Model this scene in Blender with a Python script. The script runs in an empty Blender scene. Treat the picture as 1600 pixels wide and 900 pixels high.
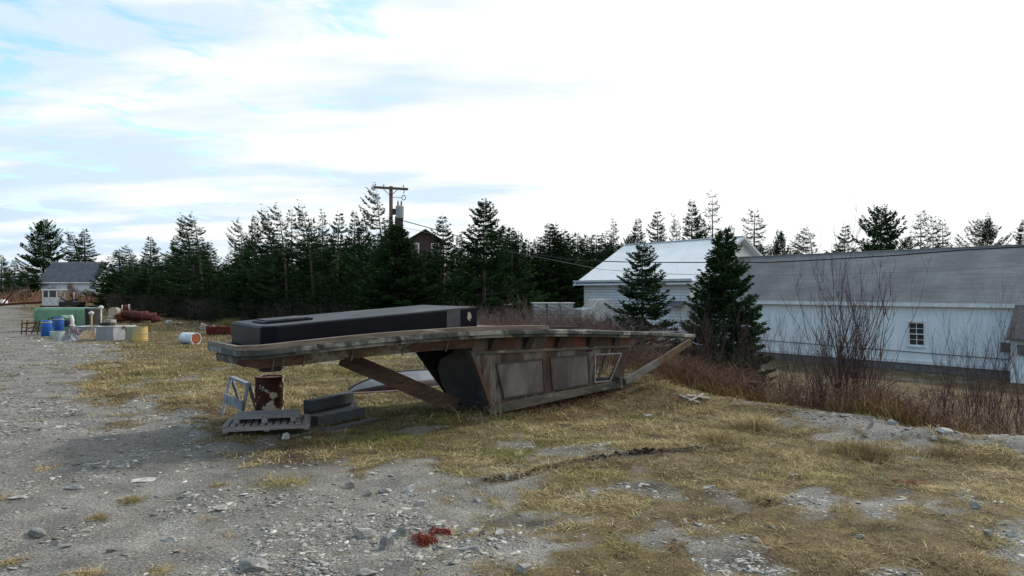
import bpy, math, random
import numpy as np
from mathutils import Vector, Matrix
R = math.radians
random.seed(7)
S = bpy.context.scene
COL = S.collection

# ---------------------------------------------------------------- camera, world, sun, exposure
CAMZ, F, CX, HY = 2.7, 1066.0, 800.0, 455.0
cd = bpy.data.cameras.new('camera'); cam = bpy.data.objects.new('camera', cd); COL.objects.link(cam)
cam.location = (0, 0, CAMZ); cam.rotation_euler = (R(90), 0, 0)
cd.sensor_width = 36; cd.lens = 36 * F / 1600; cd.shift_y = 5 / 1600; cd.clip_start = .1; cd.clip_end = 3000
S.camera = cam
SUN_EL, SUN_AZ = R(35), math.atan2(.8, .6)          # azimuth from +Y towards +X
W_ = bpy.data.worlds.new('World'); S.world = W_; W_.use_nodes = True
nt = W_.node_tree; nt.nodes.clear()
def N(t, typ, **kw):
    n = t.nodes.new(typ)
    for k, v in kw.items(): setattr(n, k, v)
    return n
def build_world():
    L = nt.links
    out = N(nt, 'ShaderNodeOutputWorld'); mix = N(nt, 'ShaderNodeMixShader')
    sky = N(nt, 'ShaderNodeTexSky', sky_type='NISHITA', sun_disc=False, sun_elevation=SUN_EL, sun_rotation=SUN_AZ)
    b1 = N(nt, 'ShaderNodeBackground'); b1.inputs[1].default_value = .15
    b2 = N(nt, 'ShaderNodeBackground'); b2.inputs[1].default_value = 1.0
    hs = N(nt, 'ShaderNodeHueSaturation'); hs.inputs['Saturation'].default_value = 1.25; hs.inputs['Value'].default_value = 1.9; hs.inputs['Hue'].default_value = .475; L.new(sky.outputs[0], hs.inputs['Color']); L.new(hs.outputs[0], b1.inputs[0])
    tc = N(nt, 'ShaderNodeTexCoord'); sep = N(nt, 'ShaderNodeSeparateXYZ'); L.new(tc.outputs['Generated'], sep.inputs[0])
    def M(op, a, b=None, c=None, clamp=False):
        m = N(nt, 'ShaderNodeMath', operation=op); m.use_clamp = clamp
        for i, v in enumerate((a, b, c)):
            if v is None: continue
            if isinstance(v, (int, float)): m.inputs[i].default_value = v
            else: L.new(v, m.inputs[i])
        return m.outputs[0]
    zz = M('ADD', M('MAXIMUM', sep.outputs[2], 0.0), .16)
    px = M('DIVIDE', sep.outputs[0], zz); py = M('DIVIDE', sep.outputs[1], zz)
    cmb = N(nt, 'ShaderNodeCombineXYZ')
    # streaks run from upper left to lower right
    L.new(M('ADD', M('MULTIPLY', px, .8), M('MULTIPLY', py, .5)), cmb.inputs[0])
    L.new(M('SUBTRACT', M('MULTIPLY', py, 1.25), M('MULTIPLY', px, .9)), cmb.inputs[1])
    n1 = N(nt, 'ShaderNodeTexNoise'); n1.inputs['Scale'].default_value = 3.0; n1.inputs['Detail'].default_value = 9
    n1.inputs['Roughness'].default_value = .62; n1.inputs['Distortion'].default_value = .5
    L.new(cmb.outputs[0], n1.inputs['Vector'])
    # cloud cover thickens towards the sun (+x) and thins to the upper left
    bias = M('MULTIPLY_ADD', sep.outputs[0], .30, .17)
    v = M('ADD', n1.outputs['Fac'], bias); v = M('ADD', v, M('MULTIPLY', M('SUBTRACT', .35, sep.outputs[2]), .25))
    mr = N(nt, 'ShaderNodeMapRange', interpolation_type='SMOOTHSTEP')
    mr.inputs[1].default_value = .39; mr.inputs[2].default_value = .56; mr.inputs[3].default_value = .35
    L.new(v, mr.inputs[0])
    n2 = N(nt, 'ShaderNodeTexNoise'); n2.inputs['Scale'].default_value = 2.6; n2.inputs['Detail'].default_value = 8
    cmb2 = N(nt, 'ShaderNodeCombineXYZ'); L.new(M('MULTIPLY', px, .35), cmb2.inputs[0]); L.new(py, cmb2.inputs[1])
    L.new(cmb2.outputs[0], n2.inputs['Vector'])
    cr = N(nt, 'ShaderNodeValToRGB'); cr.color_ramp.elements[0].position = .30; cr.color_ramp.elements[1].position = .47
    cr.color_ramp.elements[0].color = (.66, .80, .91, 1); cr.color_ramp.elements[1].color = (.98, .995, 1.0, 1)
    L.new(M('ADD', n2.outputs['Fac'], M('MULTIPLY', sep.outputs[0], .30)), cr.inputs[0])
    # bright veil round the hidden sun; duller, bluer cloud on the side away from it
    sd = N(nt, 'ShaderNodeVectorMath', operation='DOT_PRODUCT'); L.new(tc.outputs['Generated'], sd.inputs[0])
    sd.inputs[1].default_value = (math.sin(SUN_AZ) * math.cos(SUN_EL), math.cos(SUN_AZ) * math.cos(SUN_EL), math.sin(SUN_EL))
    gl = N(nt, 'ShaderNodeMapRange'); gl.inputs[1].default_value = -.9; gl.inputs[2].default_value = .1
    gl.inputs[3].default_value = .38; gl.inputs[4].default_value = 1.12
    L.new(sd.outputs['Value'], gl.inputs[0])
    tint = N(nt, 'ShaderNodeMix', data_type='RGBA', blend_type='MULTIPLY'); tint.inputs[0].default_value = 1
    L.new(cr.outputs[0], tint.inputs[6])
    tr = N(nt, 'ShaderNodeValToRGB'); tr.color_ramp.elements[0].position = .25; tr.color_ramp.elements[1].position = .62
    tr.color_ramp.elements[0].color = (.84, .92, 1.06, 1); tr.color_ramp.elements[1].color = (1, 1, 1, 1)
    L.new(M('MULTIPLY_ADD', sd.outputs['Value'], .5, .5), tr.inputs[0]); L.new(tr.outputs[0], tint.inputs[7])
    L.new(tint.outputs[2], b2.inputs[0]); L.new(gl.outputs[0], b2.inputs[1])
    L.new(mr.outputs[0], mix.inputs[0]); L.new(b1.outputs[0], mix.inputs[1]); L.new(b2.outputs[0], mix.inputs[2])
    L.new(mix.outputs[0], out.inputs[0])
build_world()
sl = bpy.data.lights.new('sun', 'SUN'); sl.energy = 3.8; sl.angle = R(5); sl.color = (1, .95, .87)
sun = bpy.data.objects.new('sun', sl); COL.objects.link(sun)
sv = Vector((math.sin(SUN_AZ) * math.cos(SUN_EL), math.cos(SUN_AZ) * math.cos(SUN_EL), math.sin(SUN_EL)))
sun.rotation_euler = sv.to_track_quat('Z', 'Y').to_euler()
S.view_settings.view_transform = 'Standard'; S.view_settings.look = 'None'
S.view_settings.gamma = 1; S.view_settings.exposure = -.03; S.view_settings.use_curve_mapping = False
S.cycles.max_bounces = 5; S.cycles.diffuse_bounces = 3; S.cycles.use_denoising = True

# ---------------------------------------------------------------- helpers
def W(px, py, d): return Vector(((px - CX) / F * d, d, CAMZ - (py - HY) / F * d))
def sstep(a, b, x):
    t = np.clip((x - a) / (b - a), 0, 1); return t * t * (3 - 2 * t)
def vnoise(x, y, seed=0):
    xi = np.floor(x).astype(np.int64); yi = np.floor(y).astype(np.int64); fx = x - xi; fy = y - yi
    def h(a, b):
        n = (a * 374761393 + b * 668265263 + seed * 1442695041) & 0x7fffffff
        n = ((n ^ (n >> 13)) * 1274126177) & 0x7fffffff
        return ((n ^ (n >> 16)) & 0xffff) / 65535.0
    fx = fx * fx * (3 - 2 * fx); fy = fy * fy * (3 - 2 * fy)
    return (h(xi, yi) * (1 - fx) + h(xi + 1, yi) * fx) * (1 - fy) + (h(xi, yi + 1) * (1 - fx) + h(xi + 1, yi + 1) * fx) * fy
def fbm(x, y, s, o=4, seed=0):
    v = 0; a = .5; t = 0
    for i in range(o):
        v = v + a * vnoise(x * s + i * 17.3, y * s + i * 9.1, seed + i); t += a; a *= .5; s *= 2.1
    return v / t
EDGE_Y = np.array([-30, 6, 12.1, 12.4, 13.1, 14.6, 15.6, 16.3, 17.2, 20, 26, 34, 45, 60, 110, 300])
EDGE_X = np.array([40, 15, 9.1, 8.2, 7.4, 6.7, 5.85, 5.05, 4.5, 3.9, 3.2, 3.0, 1, -5, -25, -80.])
RUTS = [[(762, 752), (800, 744), (860, 734), (940, 717), (1000, 711), (1080, 704), (1165, 699)], [(1080, 812), (1150, 800), (1210, 790), (1255, 783)], [(690, 690), (640, 705)]]
def seg_dist(x, y, pts):
    d = np.full(np.shape(x), 1e9)
    for (x0, y0), (x1, y1) in zip(pts[:-1], pts[1:]):
        dx, dy = x1 - x0, y1 - y0
        t = np.clip(((x - x0) * dx + (y - y0) * dy) / (dx * dx + dy * dy), 0, 1)
        d = np.minimum(d, np.hypot(x - x0 - t * dx, y - y0 - t * dy))
    return d
def gpt(px, py):
    d = CAMZ * F / (py - HY); return ((px - CX) / F * d, d)
RUTW = [[gpt(*p) for p in r] for r in RUTS[:2]]
def height(x, y):
    x = np.asarray(x, float); y = np.asarray(y, float)
    xb = np.interp(y, EDGE_Y, EDGE_X)
    e = (x - xb) + (fbm(x, y, .5, 3, 3) - .5) * 1.2
    low = sstep(0.2, 4.2, e) * (1 - .82 * sstep(40, 50, y) * sstep(15, 8, x))
    z = -2.0 * low * (1 - sstep(75, 110, y))
    z = z + .16 * np.exp(-((e + .5) / .9) ** 2) * sstep(20, 17, y)
    z = z + 1.7 * sstep(42, 112, y) * (1 - sstep(-35, 0, x) * .6)
    z = z + .22 * np.exp(-(((x - 3.2) / 1.6) ** 2 + ((y - 17.4) / 1.3) ** 2))
    near = sstep(70, 30, y)
    z = z + (fbm(x, y, .35, 3, 5) - .5) * .16 * near + (fbm(x, y, 1.6, 3, 8) - .5) * .10 * near + (fbm(x, y, 5.5, 2, 14) - .5) * .035 * near
    for r in RUTW:
        d = seg_dist(x, y, r) + (fbm(x, y, 3., 2, 2) - .5) * .12
        k_ = (1. if r is RUTW[0] else .4) * (.3 + .9 * vnoise(x * 1.3, y * 1.3, 4)); z = z + k_ * (.05 * np.exp(-((d - .15) / .10) ** 2) - .08 * np.exp(-(d / .08) ** 2))
    return z
def Hs(x, y): return float(height(np.array([x]), np.array([y]))[0])
def poly_sd(px, py, poly):
    """signed distance, positive inside"""
    x = np.asarray(px); y = np.asarray(py); ins = np.zeros(x.shape, bool); n = len(poly)
    for i in range(n):
        x0, y0 = poly[i]; x1, y1 = poly[(i + 1) % n]
        c = ((y0 > y) != (y1 > y)) & (x < (x1 - x0) * (y - y0) / ((y1 - y0) if y1 != y0 else 1e-9) + x0)
        ins ^= c
    d = seg_dist(x, y, list(poly) + [poly[0]])
    return np.where(ins, d, -d)
K = 2.2   # ground is foreshortened: stretch rows when measuring distances on the ground map
GRAV = [
 [(-900, 480), (45, 480), (30, 500), (90, 522), (190, 545), (150, 565), (125, 590), (150, 618), (205, 642), (330, 655), (365, 690), (430, 715), (500, 715), (560, 738), (600, 728), (666, 738), (700, 755), (750, 756), (816, 772), (835, 795), (740, 812), (690, 830), (690, 868), (790, 888), (805, 838), (862, 838), (880, 885), (930, 1000), (1200, 3000), (-3000, 3000), (-3000, 480)],
 [(853, 802), (915, 803), (912, 823), (850, 817)], [(920, 835), (1033, 830), (1030, 860), (930, 862)],
 [(1243, 750), (1290, 750), (1320, 780), (1290, 797), (1255, 785)], [(1333, 775), (1393, 775), (1402, 815), (1345, 822)],
 [(1405, 800), (1510, 810), (1500, 838), (1420, 830)], [(1545, 822), (1680, 805), (1800, 900), (1590, 905), (1550, 850)],
 [(1235, 640), (1320, 650), (1400, 668), (1600, 692), (1900, 720), (1900, 750), (1600, 712), (1440, 702), (1340, 690), (1290, 668)],
 [(1090, 850), (1140, 850), (1150, 885), (1100, 890)]]
GRAV = [[(a, b * K) for a, b in p] for p in GRAV]
def maps(x, y):
    x = np.asarray(x, float); y = np.asarray(y, float)
    yy = np.maximum(y, 3.0); px = CX + F * x / yy; py = HY + F * CAMZ / yy
    sd = np.full(x.shape, -1e9)
    for p in GRAV: sd = np.maximum(sd, poly_sd(px, py * K, p))
    sd = sd / (F / yy) # metres
    n = (fbm(x, y, .8, 4, 11) - .5) * 1.9 + (fbm(x, y, 4, 4, 12) - .5) * 1.3
    g = sstep(-.2, .22, sd + n * np.clip(yy / 14, .8, 2.5))
    grass = 1 - g
    grass = np.where(y < 3, 0, grass)
    # bald spots in the grass, sprigs in the gravel
    bald = sstep(.64, .76, fbm(x, y, 1.1, 4, 21)); grass = grass * (1 - .8 * bald)
    spr = sstep(.70, .80, fbm(x, y, 1.7, 3, 31)); grass = np.maximum(grass, .8 * spr * (g > .5))
    shaded = np.exp(-(((px - 340) / 190) ** 2 + ((py - 700) / 38) ** 2) * .8)  # painted shade: darker ground where the deck's shadow lies
    shaded = np.maximum(shaded, .8 * np.exp(-(((px - 80) / 260) ** 2 + ((py - 745) / 22) ** 2)))
    soil = np.zeros(x.shape)
    for r in RUTW:
        d = seg_dist(x, y, r) + (fbm(x, y, 4., 2, 2) - .5) * .15
        soil = np.maximum(soil, sstep(.20, .06, d) * (1. if r is RUTW[0] else .35) * sstep(.3, .55, fbm(x, y, 1.3, 2, 19) + .12))
    for (cx, cy, rx, ry) in ((440, 715, 90, 22), (1110, 772, 30, 12), (1170, 880, 60, 20), (1020, 760, 40, 12), (830, 812, 40, 9)):
        soil = np.maximum(soil, .8 * np.exp(-(((px - cx) / rx) ** 2 + ((py - cy) / ry) ** 2)))
    return grass, shaded, soil, px, py

class MB:
    def __init__(s): s.v = []; s.f = []; s.m = []; s.sm = []
    def add(s, vs, fs, m=0, smooth=False):
        o = len(s.v); s.v += [tuple(v) for v in vs]
        for f in fs: s.f.append([i + o for i in f]); s.m.append(m); s.sm.append(smooth)
    def box(s, a, b, m=0, M=None):
        x0, y0, z0 = a; x1, y1, z1 = b
        vs = [Vector(p) for p in ((x0, y0, z0), (x1, y0, z0), (x1, y1, z0), (x0, y1, z0), (x0, y0, z1), (x1, y0, z1), (x1, y1, z1), (x0, y1, z1))]
        if M is not None: vs = [M @ v for v in vs]
        s.add(vs, [(0, 3, 2, 1), (4, 5, 6, 7), (0, 1, 5, 4), (1, 2, 6, 5), (2, 3, 7, 6), (3, 0, 4, 7)], m)
    def beam(s, p, q, w, h, m=0, up=(0, 0, 1)):
        p = Vector(p); q = Vector(q); d = (q - p); L = d.length; d.normalize(); up = Vector(up)
        x = d.cross(up)
        if x.length < 1e-4: x = d.cross(Vector((0, 1, 0)))
        x.normalize(); z = x.cross(d)
        M = Matrix(((x.x, d.x, z.x, p.x), (x.y, d.y, z.y, p.y), (x.z, d.z, z.z, p.z), (0, 0, 0, 1)))
        s.box((-w / 2, 0, -h / 2), (w / 2, L, h / 2), m, M)
    def tube(s, pts, rad, n=6, m=0, smooth=True, caps=True):
        pts = [Vector(p) for p in pts]
        if not hasattr(rad, '__len__'): rad = [rad] * len(pts)
        vs = []; ref = None
        for i, p in enumerate(pts):
            d = (pts[min(i + 1, len(pts) - 1)] - pts[max(i - 1, 0)]).normalized()
            if ref is None: ref = d.orthogonal().normalized()
            a = (ref - d * ref.dot(d)); a = a.normalized() if a.length > 1e-5 else d.orthogonal().normalized()
            ref = a; b = d.cross(a)
            for k in range(n):
                t = 2 * math.pi * k / n; vs.append(p + (a * math.cos(t) + b * math.sin(t)) * rad[i])
        fs = [(i * n + k, i * n + (k + 1) % n, (i + 1) * n + (k + 1) % n, (i + 1) * n + k) for i in range(len(pts) - 1) for k in range(n)]
        o = len(s.v); s.add(vs, fs, m, smooth)
        if caps:
            e = o + len(vs) - n; s.f += [[o + k for k in range(n)][::-1], [e + k for k in range(n)]]; s.m += [m, m]; s.sm += [False, False]
    def lathe(s, prof, n=28, m=0, M=None, smooth=False):
        vs = []
        for r, z in prof:
            for k in range(n):
                t = 2 * math.pi * k / n; v = Vector((r * math.cos(t), r * math.sin(t), z)); vs.append(M @ v if M is not None else v)
        fs = [(i * n + k, i * n + (k + 1) % n, (i + 1) * n + (k + 1) % n, (i + 1) * n + k) for i in range(len(prof) - 1) for k in range(n)]
        s.add(vs, fs, m, smooth)
    def prism(s, pts, vec, m=0):
        pts = [Vector(p) for p in pts]; vec = Vector(vec); n = len(pts)
        s.add(pts + [p + vec for p in pts], [tuple(range(n))[::-1], tuple(range(n, 2 * n))] + [(i, (i + 1) % n, n + (i + 1) % n, n + i) for i in range(n)], m)
    def build(s, name, mats, parent=None, local=True, bevel=0):
        if not isinstance(mats, (list, tuple)): mats = [mats]
        me = bpy.data.meshes.new(name); vs = s.v
        if parent is not None and not local:
            inv = parent.matrix_basis.inverted(); vs = [tuple(inv @ Vector(v)) for v in vs]
        me.from_pydata(vs, [], s.f)
        for mm in mats: me.materials.append(mm)
        me.polygons.foreach_set('material_index', s.m); me.polygons.foreach_set('use_smooth', s.sm); me.update()
        o = bpy.data.objects.new(name, me); COL.objects.link(o)
        if parent is not None: o.parent = parent
        if bevel:
            b = o.modifiers.new('bevel', 'BEVEL'); b.width = bevel; b.segments = 2; b.limit_method = 'ANGLE'; b.angle_limit = R(40)
        return o
def npmesh(name, V, Fq, mat, parent=None, col=None, k=None):
    """V (n,3), Fq (m,k) faces; col (n,3) vertex colour"""
    me = bpy.data.meshes.new(name); V = np.asarray(V, np.float32); Fq = np.asarray(Fq, np.int32)
    me.vertices.add(len(V)); me.vertices.foreach_set('co', V.ravel())
    m, k = Fq.shape; me.loops.add(m * k); me.loops.foreach_set('vertex_index', Fq.ravel())
    me.polygons.add(m); me.polygons.foreach_set('loop_start', np.arange(0, m * k, k, dtype=np.int32))
    me.polygons.foreach_set('loop_total', np.full(m, k, np.int32)); me.update(calc_edges=True)
    if col is not None:
        a = me.color_attributes.new('tone', 'FLOAT_COLOR', 'POINT')
        c = np.ones((len(V), 4), np.float32); c[:, :3] = col; a.data.foreach_set('color', c.ravel())
    me.materials.append(mat)
    o = bpy.data.objects.new(name, me); COL.objects.link(o)
    if parent is not None: o.parent = parent
    return o
def tag(o, label=None, cat=None, group=None, kind=None):
    if label: o['label'] = label
    if cat: o['category'] = cat
    if group: o['group'] = group
    if kind: o['kind'] = kind
    return o
def empty(name, loc, rz=0, label=None, cat=None, group=None):
    o = bpy.data.objects.new(name, None); COL.objects.link(o); o.empty_display_size = .2
    o.location = loc; o.rotation_euler = (0, 0, rz)
    o.matrix_basis = Matrix.Translation(Vector(loc)) @ Matrix.Rotation(rz, 4, 'Z')
    return tag(o, label, cat, group)
CH = {}
def copy_tree(o):
    c = o.copy(); COL.objects.link(c)
    for ch in list(o.children):
        d = ch.copy(); COL.objects.link(d); d.parent = c
        for g in list(ch.children):
            e = g.copy(); COL.objects.link(e); e.parent = d
    return c

# ---------------------------------------------------------------- materials
def mat(name, c1, c2=None, scale=6, rough=.8, metal=0, bump=.3, bscale=None, c3=None, s3=2.0, t3=.6, stretch=(1, 1, 1), detail=6, spec=.3, lo=.35, hi=.65, sharp=.06, c4=None, s4=8, t4=.6, bdist=.02):
    m = bpy.data.materials.new(name); m.use_nodes = True; t = m.node_tree; L = t.links
    b = t.nodes['Principled BSDF']; b.inputs['Roughness'].default_value = rough; b.inputs['Metallic'].default_value = metal
    b.inputs['Specular IOR Level'].default_value = spec
    tc = N(t, 'ShaderNodeTexCoord'); mp = N(t, 'ShaderNodeMapping'); mp.inputs['Scale'].default_value = stretch
    L.new(tc.outputs['Object'], mp.inputs[0])
    def noise(s, d=detail, off=0.):
        n = N(t, 'ShaderNodeTexNoise', noise_dimensions='4D'); n.inputs['W'].default_value = off; n.inputs['Scale'].default_value = s; n.inputs['Detail'].default_value = d; n.inputs['Roughness'].default_value = .62
        L.new(mp.outputs[0], n.inputs['Vector']); return n.outputs['Fac']
    def ramp(f, a, b_):
        r = N(t, 'ShaderNodeMapRange', interpolation_type='SMOOTHSTEP'); r.inputs[1].default_value = a; r.inputs[2].default_value = b_; L.new(f, r.inputs[0]); return r.outputs[0]
    def mixc(f, A, B):
        x = N(t, 'ShaderNodeMix', data_type='RGBA'); L.new(f, x.inputs[0])
        for i, c in ((6, A), (7, B)):
            if isinstance(c, tuple): x.inputs[i].default_value = (*c, 1)
            else: L.new(c, x.inputs[i])
        return x.outputs[2]
    c2 = c2 or tuple(x * .7 for x in c1)
    c = mixc(ramp(noise(scale), lo, hi), c1, c2)
    if c3: c = mixc(ramp(noise(s3, off=3.3), t3 - sharp, t3 + sharp), c, c3)
    if c4: c = mixc(ramp(noise(s4, off=7.7), t4 - sharp, t4 + sharp), c, c4)
    L.new(c, b.inputs['Base Color'])
    if bump:
        bp = N(t, 'ShaderNodeBump'); bp.inputs['Strength'].default_value = bump; bp.inputs['Distance'].default_value = bdist
        L.new(noise(bscale or scale * 4, 4, 1.7), bp.inputs['Height']); L.new(bp.outputs[0], b.inputs['Normal'])
    return m
def attrmat(name, rough=.9, transl=0, spec=.2, gain=1.0):
    m = bpy.data.materials.new(name); m.use_nodes = True; t = m.node_tree; L = t.links
    b = t.nodes['Principled BSDF']; b.inputs['Roughness'].default_value = rough; b.inputs['Specular IOR Level'].default_value = spec
    a = N(t, 'ShaderNodeAttribute', attribute_name='tone')
    n = N(t, 'ShaderNodeTexNoise'); n.inputs['Scale'].default_value = 3; tc = N(t, 'ShaderNodeTexCoord'); L.new(tc.outputs['Object'], n.inputs['Vector'])
    mr = N(t, 'ShaderNodeMapRange'); mr.inputs[3].default_value = .7 * gain; mr.inputs[4].default_value = 1.3 * gain; L.new(n.outputs['Fac'], mr.inputs[0])
    vm = N(t, 'ShaderNodeVectorMath', operation='SCALE'); L.new(a.outputs['Color'], vm.inputs[0]); L.new(mr.outputs[0], vm.inputs['Scale'])
    L.new(vm.outputs[0], b.inputs['Base Color'])
    if transl:
        tr = N(t, 'ShaderNodeBsdfTranslucent'); L.new(vm.outputs[0], tr.inputs[0]); mx = N(t, 'ShaderNodeMixShader'); mx.inputs[0].default_value = transl
        L.new(b.outputs[0], mx.inputs[1]); L.new(tr.outputs[0], mx.inputs[2]); L.new(mx.outputs[0], t.nodes['Material Output'].inputs[0])
    return m
M_needle = attrmat('spruce_needles', .85, 0, .06)
M_bark = mat('bark', (.13, .11, .09), (.07, .058, .05), 9, .95, bump=.4)
M_twig = mat('bare_twig', (.14, .088, .074), (.075, .05, .045), 5, .9, bump=0)
M_twigr = mat('bramble_stem', (.21, .105, .06), (.095, .048, .036), 3, .85, bump=0, c3=(.24, .17, .09), s3=1.1, t3=.58)
M_blade = attrmat('dry_grass_blades', .85, .15, .15)
M_stone = attrmat('stone_chips', .85, 0, .3)
M_wood = mat('weathered_wood', (.27, .265, .27), (.16, .155, .155), 3, .9, stretch=(1, 8, 8), bump=.5)
M_woodL = mat('pale_wood', (.38, .34, .29), (.22, .20, .17), 4, .85, bump=.3)
M_rust = mat('rust', (.10, .03, .016), (.045, .018, .013), 7, .9, bump=.6)
M_dark = mat('dark_metal', (.02, .02, .022), (.035, .03, .03), 4, .6, bump=.1)
M_white = mat('white_paint', (.72, .72, .70), (.55, .55, .53), 3, .6, bump=.05)

# ---------------------------------------------------------------- ground
def axis(segs):
    out = []
    for a, b, st in segs:
        n = max(1, int(round((b - a) / st))); out += list(np.linspace(a, b, n, endpoint=False))
    out.append(segs[-1][1]); return np.array(out)
def ground_mat():
    m = bpy.data.materials.new('ground_soil'); m.use_nodes = True; t = m.node_tree; L = t.links
    b = t.nodes['Principled BSDF']; b.inputs['Roughness'].default_value = .95; b.inputs['Specular IOR Level'].default_value = .15
    tc = N(t, 'ShaderNodeTexCoord'); a = N(t, 'ShaderNodeAttribute', attribute_name='tone'); sp = N(t, 'ShaderNodeSeparateColor'); L.new(a.outputs['Color'], sp.inputs[0])
    def noise(s, d=5, r=.6, dist=0):
        n = N(t, 'ShaderNodeTexNoise'); n.inputs['Scale'].default_value = s; n.inputs['Detail'].default_value = d; n.inputs['Roughness'].default_value = r; n.inputs['Distortion'].default_value = dist
        L.new(tc.outputs['Object'], n.inputs['Vector']); return n.outputs['Fac']
    def ramp(f, stops):
        r = N(t, 'ShaderNodeValToRGB'); e = r.color_ramp.elements
        while len(e) < len(stops): e.new(.5)
        for i, (p, c) in enumerate(stops): e[i].position = p; e[i].color = (*c, 1)
        L.new(f, r.inputs[0]); return r.outputs[0]
    def mix(f, A, B, mode='MIX'):
        x = N(t, 'ShaderNodeMix', data_type='RGBA', blend_type=mode)
        if isinstance(f, float): x.inputs[0].default_value = f
        else: L.new(f, x.inputs[0])
        for i, c in ((6, A), (7, B)):
            if isinstance(c, tuple): x.inputs[i].default_value = (*c, 1)
            else: L.new(c, x.inputs[i])
        return x.outputs[2]
    def mrange(f, lo, hi, a=0, b_=1):
        r = N(t, 'ShaderNodeMapRange', interpolation_type='SMOOTHSTEP'); r.inputs[1].default_value = lo; r.inputs[2].default_value = hi; r.inputs[3].default_value = a; r.inputs[4].default_value = b_; L.new(f, r.inputs[0]); return r.outputs[0]
    sand = ramp(noise(1.1, 7, .65), [(.3, (.095, .092, .086)), (.5, (.160, .152, .135)), (.68, (.225, .218, .198))])
    grit = ramp(noise(38, 4, .75), [(.35, (.32, .32, .33)), (.52, (1, 1, 1)), (.66, (2.1, 2.12, 2.15))])
    sand = mix(.8, sand, grit, 'MULTIPLY')
    vo = N(t, 'ShaderNodeTexVoronoi', feature='F1'); vo.inputs['Scale'].default_value = 17; L.new(tc.outputs['Object'], vo.inputs['Vector'])
    chip = mrange(vo.outputs['Distance'], .30, .22)
    cm = N(t, 'ShaderNodeMath', operation='MULTIPLY'); L.new(chip, cm.inputs[0]); L.new(mrange(noise(.9, 5), .46, .60), cm.inputs[1])
    sand = mix(cm.outputs[0], sand, (.24, .25, .245))
    grass = ramp(noise(2.4, 8, .7, .4), [(.30, (.03, .024, .016)), (.45, (.072, .054, .030)), (.56, (.125, .095, .048)), (.68, (.075, .068, .03))])
    gfine = ramp(noise(30, 4, .8), [(.3, (.22, .22, .22)), (.5, (1, 1, 1)), (.68, (2.0, 1.9, 1.7))])
    grass = mix(.85, grass, gfine, 'MULTIPLY')
    c = mix(sp.outputs[0], sand, grass)
    c = mix(sp.outputs[2], c, (.028, .021, .017))
    dm = N(t, 'ShaderNodeMath', operation='MULTIPLY'); L.new(sp.outputs[1], dm.inputs[0]); dm.inputs[1].default_value = .22
    c = mix(dm.outputs[0], c, mix(1.0, c, (.42, .41, .42), 'MULTIPLY'))  # puts the painted deck shade into the ground colour
    L.new(c, b.inputs['Base Color'])
    bp = N(t, 'ShaderNodeBump'); bp.inputs['Strength'].default_value = .55; bp.inputs['Distance'].default_value = .03
    ad = N(t, 'ShaderNodeMath', operation='ADD'); L.new(noise(14, 6, .7), ad.inputs[0]); L.new(chip, ad.inputs[1])
    L.new(ad.outputs[0], bp.inputs['Height']); L.new(bp.outputs[0], b.inputs['Normal'])
    return m
def make_ground():
    ys = axis([(-2500, -400, 300), (-400, -40, 60), (-40, 0, 4), (0, 5, .5), (5, 20, .085), (20, 45, .2), (45, 130, 1), (130, 400, 15), (400, 2500, 150)])
    xs = axis([(-2500, -400, 300), (-400, -80, 20), (-80, -20, 1.0), (-20, -10, .25), (-10, 11, .1), (11, 40, .4), (40, 80, 2), (80, 400, 20), (400, 2500, 300)])
    X, Y = np.meshgrid(xs, ys); x = X.ravel(); y = Y.ravel(); z = height(x, y)
    g, d, so, _, _ = maps(x, y)
    ny, nx = X.shape; i = np.arange(ny - 1)[:, None] * nx + np.arange(nx - 1)[None, :]; i = i.ravel()
    Fq = np.stack([i, i + 1, i + nx + 1, i + nx], 1)
    o = npmesh('ground', np.stack([x, y, z], 1), Fq, ground_mat(), col=np.stack([g, d, so], 1))
    o.data.polygons.foreach_set('use_smooth', [True] * len(Fq)); o['kind'] = 'structure'
make_ground()

rng = np.random.default_rng(5)
def scatter(n, dens, ymin=5.6, ymax=40, power=1.0):
    """points over the visible ground wedge, density ~ 1/d^power, kept with probability dens(x,y)"""
    out = []; got = 0
    while got < n:
        u = rng.random(n * 2)
        if abs(power - 1) < 1e-3: y = ymin * (ymax / ymin) ** u
        else: y = (ymin ** (1 - power) + u * (ymax ** (1 - power) - ymin ** (1 - power))) ** (1 / (1 - power))
        x = (rng.random(n * 2) * 2 - 1) * (y * .80 + 1.5)
        k = rng.random(n * 2) < dens(x, y); out.append(np.stack([x[k], y[k]], 1)); got += k.sum()
    return np.concatenate(out)[:n]

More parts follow.
